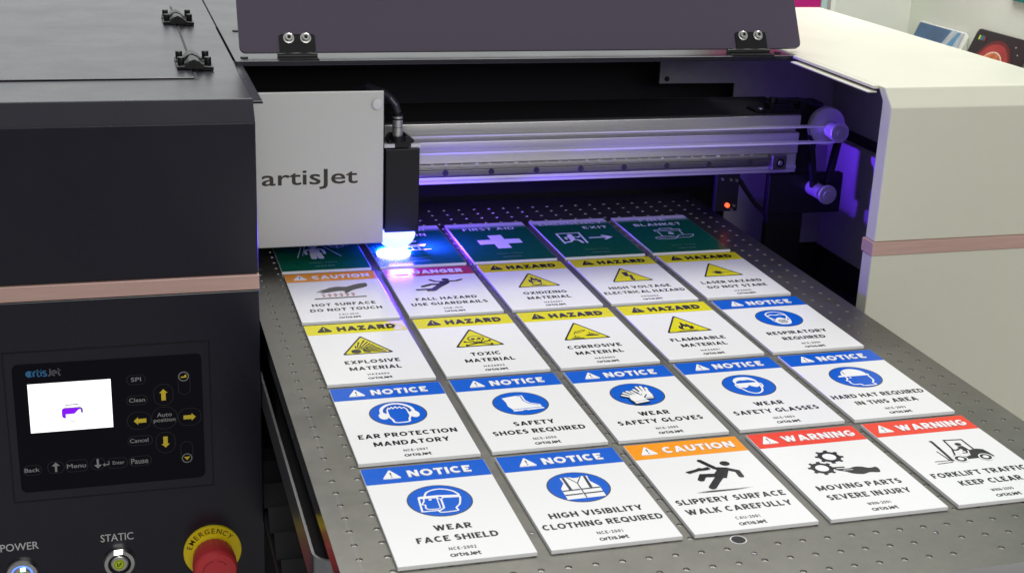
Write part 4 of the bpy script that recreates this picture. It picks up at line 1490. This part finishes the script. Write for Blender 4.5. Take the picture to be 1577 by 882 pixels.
def p_exit(d):
    d.line([(0.175, 0.985), (0.185, 0.575), (0.475, 0.570), (0.455, 0.990)], 0.024, 'w')
    d.circ((0.335, 0.645), 0.034, 'w', 16)
    for pts, w in (([(0.325, 0.70), (0.315, 0.83)], 0.070), ([(0.33, 0.71), (0.405, 0.755), (0.44, 0.72)], 0.026), ([(0.315, 0.72), (0.245, 0.745), (0.245, 0.82)], 0.026),
                   ([(0.32, 0.84), (0.385, 0.88), (0.40, 0.975)], 0.034), ([(0.31, 0.85), (0.265, 0.92), (0.20, 0.945)], 0.034)):
        d.line(pts, w, 'w', cap=True)
    d.line([(0.535, 0.800), (0.805, 0.808)], 0.034, 'w')
    d.line([(0.715, 0.725), (0.815, 0.808), (0.715, 0.890)], 0.034, 'w')


def p_blanket(d):
    d.line([(0.36, 0.600), (0.70, 0.595), (0.70, 0.655), (0.36, 0.660), (0.36, 0.600)], 0.018, 's')
    d.line([(0.44, 0.595), (0.45, 0.545), (0.60, 0.540), (0.615, 0.590)], 0.016, 's')
    d.line([(0.385, 0.660), (0.375, 0.890)], 0.016, 's')
    d.line([(0.675, 0.655), (0.668, 0.82)], 0.016, 's')
    d.blob([(0.525, 0.700), (0.560, 0.760), (0.548, 0.805), (0.505, 0.805), (0.490, 0.765)], 's', 3)
    d.curve(arc((0.40, 0.935), 0.140, 0, 360, 18, 0.060), 0.016, 's', sub=2)
    d.line([(0.30, 0.935), (0.50, 0.930)], 0.012, 's')
    d.line([(0.545, 0.925), (0.60, 0.850), (0.79, 0.838), (0.775, 0.895), (0.70, 0.955), (0.545, 0.950), (0.545, 0.925)], 0.014, 's')


def p_shower(d):
    d.circ((0.46, 0.64), 0.052, 'w', 20)
    for pts, w in (([(0.46, 0.76), (0.455, 0.90)], 0.115), ([(0.40, 0.74), (0.355, 0.78), (0.35, 0.92)], 0.034), ([(0.52, 0.74), (0.56, 0.78), (0.565, 0.92)], 0.034),
                   ([(0.425, 0.90), (0.42, 1.08)], 0.07), ([(0.490, 0.90), (0.500, 1.08)], 0.07)):
        d.line(pts, w, 'w', cap=True)
    d.line([(0.33, 0.62), (0.235, 1.05)], 0.010, 'w')
    d.line([(0.57, 0.62), (0.735, 1.05)], 0.010, 'w')
    d.line([(0.37, 0.62), (0.30, 0.98)], 0.007, 'w')
    d.curve(arc((0.74, 0.66), 0.085, 0, 360, 18, 0.060), 0.010, 'w', sub=2)
    d.line([(0.60, 0.66), (0.88, 0.66)], 0.010, 'w')
    d.line([(0.74, 0.56), (0.74, 0.76)], 0.010, 'w')


def p_eyewash(d):
    d.poly([(0.30, 0.76), (0.70, 0.74), (0.66, 0.83), (0.34, 0.845)], 'w')
    for x in (0.42, 0.50, 0.58):
        d.line([(x, 0.845), (x + 0.01, 0.95)], 0.020, 'w')
    d.poly([(0.36, 0.955), (0.72, 0.935), (0.72, 0.955), (0.36, 0.975)], 'w')
    d.ell((0.5, 0.62), 0.11, 0.055, 'w')
    d.ell((0.5, 0.62), 0.04, 0.04, 'b')


HEAD = {'NOTICE': 'b', 'HAZARD': 'y', 'CAUTION': 'o', 'WARNING': 'r', 'DANGER': 'm'}
SIGNS = {
    (5, 1): ('NOTICE', ['WEAR', 'FACE SHIELD'], 'NCE-2002', p_face_shield, 'white sign with blue NOTICE band reading WEAR FACE SHIELD, nearest corner of the bed'),
    (5, 2): ('NOTICE', ['HIGH VISIBILITY', 'CLOTHING REQUIRED'], 'NCE-2001', p_vest, 'white sign with blue NOTICE band reading HIGH VISIBILITY CLOTHING REQUIRED above a vest'),
    (5, 3): ('CAUTION', ['SLIPPERY SURFACE', 'WALK CAREFULLY'], 'CAU-2001', p_slip, 'white sign with orange CAUTION band reading SLIPPERY SURFACE WALK CAREFULLY'),
    (5, 4): ('WARNING', ['MOVING PARTS', 'SEVERE INJURY'], 'WRN-2001', p_gears, 'white sign with red WARNING band reading MOVING PARTS SEVERE INJURY'),
    (5, 5): ('WARNING', ['FORKLIFT TRAFFIC', 'KEEP CLEAR'], 'WRN-2005', p_forklift, 'white sign with red WARNING band reading FORKLIFT TRAFFIC KEEP CLEAR'),
    (4, 1): ('NOTICE', ['EAR PROTECTION', 'MANDATORY'], 'NCE-2007', p_ear, 'white sign with blue NOTICE band reading EAR PROTECTION MANDATORY'),
    (4, 2): ('NOTICE', ['SAFETY', 'SHOES REQUIRED'], 'NCE-2006', p_boot, 'white sign with blue NOTICE band reading SAFETY SHOES REQUIRED'),
    (4, 3): ('NOTICE', ['WEAR', 'SAFETY GLOVES'], 'NCE-2005', p_gloves, 'white sign with blue NOTICE band reading WEAR SAFETY GLOVES'),
    (4, 4): ('NOTICE', ['WEAR', 'SAFETY GLASSES'], 'NCE-2004', p_glasses, 'white sign with blue NOTICE band reading WEAR SAFETY GLASSES'),
    (4, 5): ('NOTICE', ['HARD HAT REQUIRED', 'IN THIS AREA'], 'NCE-2003', p_hardhat, 'white sign with blue NOTICE band reading HARD HAT REQUIRED IN THIS AREA'),
    (3, 1): ('HAZARD', ['EXPLOSIVE', 'MATERIAL'], 'HAZ6004', p_explosive, 'white sign with yellow HAZARD band reading EXPLOSIVE MATERIAL'),
    (3, 2): ('HAZARD', ['TOXIC', 'MATERIAL'], 'HAZ6003', p_toxic, 'white sign with yellow HAZARD band reading TOXIC MATERIAL and a skull'),
    (3, 3): ('HAZARD', ['CORROSIVE', 'MATERIAL'], 'HAZ6002', p_corrosive, 'white sign with yellow HAZARD band reading CORROSIVE MATERIAL'),
    (3, 4): ('HAZARD', ['FLAMMABLE', 'MATERIAL'], 'HAZ6001', p_flammable, 'white sign with yellow HAZARD band reading FLAMMABLE MATERIAL'),
    (3, 5): ('NOTICE', ['RESPIRATORY', 'REQUIRED'], 'NCE-2008', p_respirator, 'white sign with blue NOTICE band reading RESPIRATORY REQUIRED'),
    (2, 1): ('CAUTION', ['HOT SURFACE', 'DO NOT TOUCH'], 'CAU-3010', p_hot, 'white sign with orange CAUTION band reading HOT SURFACE DO NOT TOUCH'),
    (2, 2): ('DANGER', ['FALL HAZARD', 'USE GUARDRAILS'], 'DGR-1010', p_fall, 'white sign with red DANGER band reading FALL HAZARD USE GUARDRAILS'),
    (2, 3): ('HAZARD', ['OXIDIZING', 'MATERIAL'], 'HAZ6007', p_oxidizing, 'white sign with yellow HAZARD band reading OXIDIZING MATERIAL'),
    (2, 4): ('HAZARD', ['HIGH VOLTAGE', 'ELECTRICAL HAZARD'], 'HAZ6006', p_voltage, 'white sign with yellow HAZARD band reading HIGH VOLTAGE ELECTRICAL HAZARD'),
    (2, 5): ('HAZARD', ['LASER HAZARD', 'DO NOT STARE'], 'HAZ6005', p_laser, 'white sign with yellow HAZARD band reading LASER HAZARD DO NOT STARE'),
    (1, 1): (None, ['EMERGENCY', 'SHOWER'], 'EMG-7004', p_shower, 'green sign half hidden under the silver carriage cover, standing figure pictogram'),
    (1, 2): (None, ['EYE WASH', 'STATION'], 'EMG-5001', p_eyewash, 'green sign lit blue right under the glowing curing lamp'),
    (1, 3): (None, ['FIRST AID'], 'EMG-7002', p_cross, 'green sign reading FIRST AID with a large white cross'),
    (1, 4): (None, ['EMERGENCY', 'EXIT'], 'EMG-7001', p_exit, 'green sign reading EMERGENCY EXIT with a running figure and arrow'),
    (1, 5): (None, ['FIRE', 'BLANKET'], 'ENV-7010', p_blanket, 'green sign reading FIRE BLANKET in the far right corner'),
}
EMG_W = {'EMERGENCY': 0.84, 'EXIT': 0.32, 'FIRST AID': 0.655, 'FIRE': 0.36, 'BLANKET': 0.635, 'SHOWER': 0.50, 'EYE WASH': 0.60, 'STATION': 0.55}


def sign(r, c, head, lines, code, pict, label):
    x, y = (c - 1) * (1 + GX), -(r - 1) * (SH + GY)
    root = tag(empty('safety_sign', (x + random.uniform(-0.004, 0.004), y + random.uniform(-0.004, 0.004), 0)), label, 'sign', 'safety signs laid in rows on the printer bed')

    root.rotation_euler = (0, 0, random.uniform(-0.003, 0.003))

    def sp(mb, name, parent=None, bevel=0.0):
        return mb.build(name, parent or root, bevel)
    m = MB()
    m.box(0, 1, -SH, 0, -0.0320, 0.0, 'board')
    sp(m, 'board', None, 0.003)
    if head:
        ink = HEAD[head]
        tink = 'k' if head == 'HAZARD' else 'w'
        m = MB()
        d = Draw(m, 0.0002, 0.0002)
        d.poly([(0.003, 0.003), (0.997, 0.003), (0.997, 0.277), (0.003, 0.277)], ink)
        band = sp(m, 'header_band')
        w = caps_w(head, HT, HG) * 0.100 * HEADF
        tot = 0.145 + 0.057 + w
        u0 = 0.5 - tot / 2
        m = MB()
        d = Draw(m, 0.0006, 0.0002)
        e = 0.004
        d.poly([(u0 + 0.064, 0.072), (u0 + 0.072, 0.064), (u0 + 0.080, 0.072), (u0 + 0.143, 0.196), (u0 + 0.140, 0.206), (u0 + 0.005, 0.206), (u0 + 0.002, 0.196)], tink, side=0.0055)
        kz = 'k' if tink == 'w' else ink
        d.z += 0.0055
        d.poly([(u0 + 0.065, 0.108), (u0 + 0.079, 0.108), (u0 + 0.076, 0.160), (u0 + 0.068, 0.160)], 'd' if tink == 'w' else ink)
        d.circ((u0 + 0.072, 0.180), 0.008, 'd' if tink == 'w' else ink, 12)
        sp(m, 'warning_triangle', band)
        m = MB()
        caps_in(m, head, u0 + 0.145 + 0.057, u0 + tot, -0.204, -0.097, sfr(0.0012), 'ink_' + tink, HT, HG, raise_h=0.0060)
        sp(m, 'heading', band)
        m = MB()
        pict(Draw(m))
        sp(m, 'pictogram')
        m = MB()
        for k, t in enumerate(lines):
            w = caps_w(t, CT, CG) * 0.075 * CAPF
            w = min(w, 0.935)
            bv = 1.068 + 0.157 * k
            caps_in(m, t, 0.5 - w / 2, 0.5 + w / 2, -bv, -bv + 0.080, sfr(0.0012), 'ink_k', CT, CG)
        sp(m, 'caption')
        cv, small, lv = 1.357, 'ink_k', 1.398
        cw = 0.2
    else:
        m = MB()
        d = Draw(m, 0.0002, 0.0002)
        d.poly([(0.004, 0.004), (0.996, 0.004), (0.996, SH - 0.004), (0.004, SH - 0.004)], 'fade')
        band = sp(m, 'green_print')
        m = MB()
        pict(Draw(m))
        sp(m, 'pictogram')
        m = MB()
        for k, t in enumerate(lines):
            w = EMG_W[t]
            bv = (0.300 if len(lines) == 1 else 0.215 + 0.205 * k)
            cx = 0.5 if t != 'EXIT' else 0.76
            caps_in(m, t, cx - w / 2, cx + w / 2, -bv, -bv + 0.100, sfr(0.0014), 'ink_w', 0.17, 0.16)
        sp(m, 'caption')
        cv, small, lv = 1.265, 'ink_l', 1.335
        cw = 0.31
    m = MB()
    caps_in(m, code, 0.5 - cw / 2, 0.5 + cw / 2, -cv, -cv + 0.040 * (1.0 if head else 1.25), sfr(0.0014), small, 0.15, 0.2)
    sp(m, 'reference_code')
    m = MB()
    d = Draw(m, 0.0008, 0.0001)
    maker_mark(d, 0.39, 0.61, lv, lv + 0.048, small[-1], 0.0095)
    sp(m, 'maker_mark')
    return root


for (r_, c_), (h_, l_, cd_, p_, lb_) in SIGNS.items():
    sign(r_, c_, h_, l_, cd_, p_, lb_)

# ================================================================== BACKGROUND
M['wall'] = mat('pale_wall', (0.84, 0.88, 0.78), 0.6, noise=0.02, nscale=8)
M['wall_grey'] = mat('grey_wall_panel', (0.72, 0.73, 0.66), 0.6, noise=0.02, nscale=8)
M['magenta'] = mat('magenta_poster', (0.55, 0.0, 0.20), 0.5)
M['teal'] = mat('teal_panel', (0.0, 0.20, 0.17), 0.5)
M['skyblue'] = mat('pale_blue', (0.50, 0.66, 0.66), 0.5)
M['floor'] = mat('show_floor', (0.30, 0.30, 0.30), 0.6, noise=0.1, nscale=10)
b = MB()
b.box(-60, 60, -60, 60, -9.9, -9.5, 'floor')
tag(b.build('floor'), 'grey floor under the printer', None, kind='structure')
b = MB()
b.box(12.0, 12.4, -7.0, 6.2, -9.5, 6, 'wall')
tag(b.build('side_wall'), 'pale greenish display wall beside the white cabinet', 'wall')
b = MB()
b.box(8.0, 11.995, 5.8, 6.2, -9.5, 6, 'wall_grey')
tag(b.build('back_wall'), 'pale grey wall behind the printer', 'wall')
b = MB()
b.box(10.30, 10.39, 5.60, 5.795, -9.5, 6, 'wall')
tag(b.build('white_post', bevel=0.01), 'narrow white post between the magenta poster and the grey wall', 'post')
b = MB()
b.box(10.18, 10.297, 5.72, 5.795, -9.5, 6, 'skyblue')
tag(b.build('blue_panel', bevel=0.005), 'narrow pale blue strip beside the magenta poster', 'panel')
b = MB()
b.box(8.2, 10.177, 5.74, 5.795, 0.5, 6, 'magenta')
tag(b.build('magenta_poster', bevel=0.005), 'magenta poster on the wall behind the lid', 'poster')
b = MB()
b.box(11.94, 11.995, -4.0, 2.935, 2.39, 5.5, 'teal')
tag(b.build('teal_poster', bevel=0.005), 'teal panel at the top right on the pale side wall', 'poster')
b = MB()
b.box(11.0, 11.99, -4.0, 5.75, 0.10, 0.20, 'wall')
tag(b.build('wall_shelf', bevel=0.01), 'pale ledge on the side wall carrying the two picture boards', 'shelf')


def picture(y0, y1, ztop, art):
    lean = 0.44
    zb_ = 0.205

    def P(y, t, h=0.0):                       # t: 0 bottom, 1 top
        return (11.98 - (1 - t) * (ztop - zb_) * lean - h, y, zb_ + t * (ztop - zb_))
    return P


P = picture(3.99, 5.37, 1.70, None)
root = tag(empty('picture_board', (11.6, 4.7, 0.205)), 'blue sky picture board with a white cloud, leaning on the side wall', 'picture')
b = MB()
b.mesh([P(5.37, 0), P(3.99, 0), P(3.99, 1), P(5.37, 1), P(5.37, 0, 0.03), P(3.99, 0, 0.03), P(3.99, 1, 0.03), P(5.37, 1, 0.03)],
       [(0, 3, 2, 1), (4, 5, 6, 7), (0, 1, 5, 4), (1, 2, 6, 5), (2, 3, 7, 6), (3, 0, 4, 7)], 'board')


def bpart(mb, name, root):
    o = mb.build(name)
    o.parent = root
    o.matrix_parent_inverse = Matrix.Translation(-root.location)
    return o


M['pic_blue'] = mat('picture_blue', (0.060, 0.125, 0.24), 0.4, noise=0.25, nscale=25)
M['pic_blue2'] = mat('picture_light_blue', (0.10, 0.28, 0.46), 0.4, noise=0.2, nscale=25)
M['pic_cloud'] = mat('picture_cloud', (0.42, 0.46, 0.50), 0.4, noise=0.25, nscale=40)
M['pic_black'] = mat('picture_black', (0.010, 0.008, 0.010), 0.4)
M['pic_red'] = mat('picture_red', (0.30, 0.030, 0.026), 0.4, noise=0.2, nscale=30)
M['pic_dred'] = mat('picture_dark_red', (0.10, 0.012, 0.012), 0.4, noise=0.2, nscale=30)
M['pic_orange'] = mat('picture_orange', (0.52, 0.15, 0.05), 0.4, noise=0.5, nscale=60)
M['pic_rim'] = mat('picture_rim', (0.66, 0.52, 0.42), 0.4)
bpart(b, 'board', root)
b = MB()


def flat(pts, m, h, Pf, ya, yb):
    b.face([Pf(ya + (yb - ya) * u, t, h) for u, t in pts], m)


flat([(0.005, 0.01), (0.995, 0.01), (0.995, 0.99), (0.005, 0.99)], 'pic_blue', 0.032, P, 5.37, 3.99)
flat([(0.62, 0.01), (0.90, 0.01), (0.90, 0.99), (0.70, 0.99)], 'pic_blue2', 0.034, P, 5.37, 3.99)
b.face([P(5.37 + (3.99 - 5.37) * u, t, 0.036) for u, t in spline([(0.60, 0.72), (0.66, 0.86), (0.74, 0.985), (0.85, 0.985), (0.80, 0.90), (0.72, 0.80), (0.66, 0.70)], 4, True)], 'pic_cloud')
flat([(0.89, 0.01), (0.995, 0.01), (0.995, 0.99), (0.92, 0.99), (0.86, 0.72), (0.80, 0.40)], 'pic_cloud', 0.038, P, 5.37, 3.99)
bpart(b, 'picture_print', root)
b = MB()
b.mesh([P(3.988, 0.0, 0.0), P(3.988, 1.0, 0.0), (11.975, 3.93, P(0, 0.97)[2]), (11.975, 3.93, 0.21)], [(0, 1, 2, 3), (3, 2, 1, 0)], 'wall_grey')
b.build('easel_flap').parent = root
bpy.data.objects['easel_flap'].matrix_parent_inverse = Matrix.Translation(-root.location)

P2 = picture(2.20, 3.64, 1.835, None)
root = tag(empty('picture_board', (11.6, 2.9, 0.205)), 'black picture board with a glowing red orange moon, leaning on the side wall', 'picture')
b = MB()
prof = rrect(2.20, 3.64, 0.0, 1.0, 0.05)
n_ = len(prof)
b.mesh([P2(y, t, 0.0) for y, t in prof] + [P2(y, t, 0.03) for y, t in prof], [tuple(range(n_)), tuple(range(n_, 2 * n_))[::-1]] + [(i, n_ + i, n_ + (i + 1) % n_, (i + 1) % n_) for i in range(n_)], 'pic_black')
bpart(b, 'board', root)
b = MB()
H2 = (1.835 - 0.205) * math.sqrt(1 + 0.44 ** 2)


def disc(r, h, m, cy=2.93, ct=0.66):
    b.face([P2(cy + r * math.cos(2 * math.pi * i / 40), ct + r / H2 * math.sin(2 * math.pi * i / 40), h) for i in range(40)], m)


disc(0.50, 0.033, 'pic_dred')
disc(0.44, 0.035, 'pic_red')
disc(0.315, 0.037, 'pic_rim')
disc(0.295, 0.039, 'pic_orange')
for k_, (yy_, tt_) in enumerate(((2.40, 0.86), (2.46, 0.76), (2.36, 0.72), (3.45, 0.72), (2.52, 0.92), (3.50, 0.60))):
    disc(0.012, 0.034, 'pic_rim', yy_, tt_)
for k_, (m_, dy) in enumerate((('lime', 0), ('teal', 0.045), ('logo_blue', 0.09), ('pic_red', 0.14))):
    b.face([P2(3.52 - dy, 0.905, 0.036), P2(3.485 - dy, 0.905, 0.036), P2(3.485 - dy, 0.945, 0.036), P2(3.52 - dy, 0.945, 0.036)], m_)
bpart(b, 'picture_print', root)

bpy.context.view_layer.update()
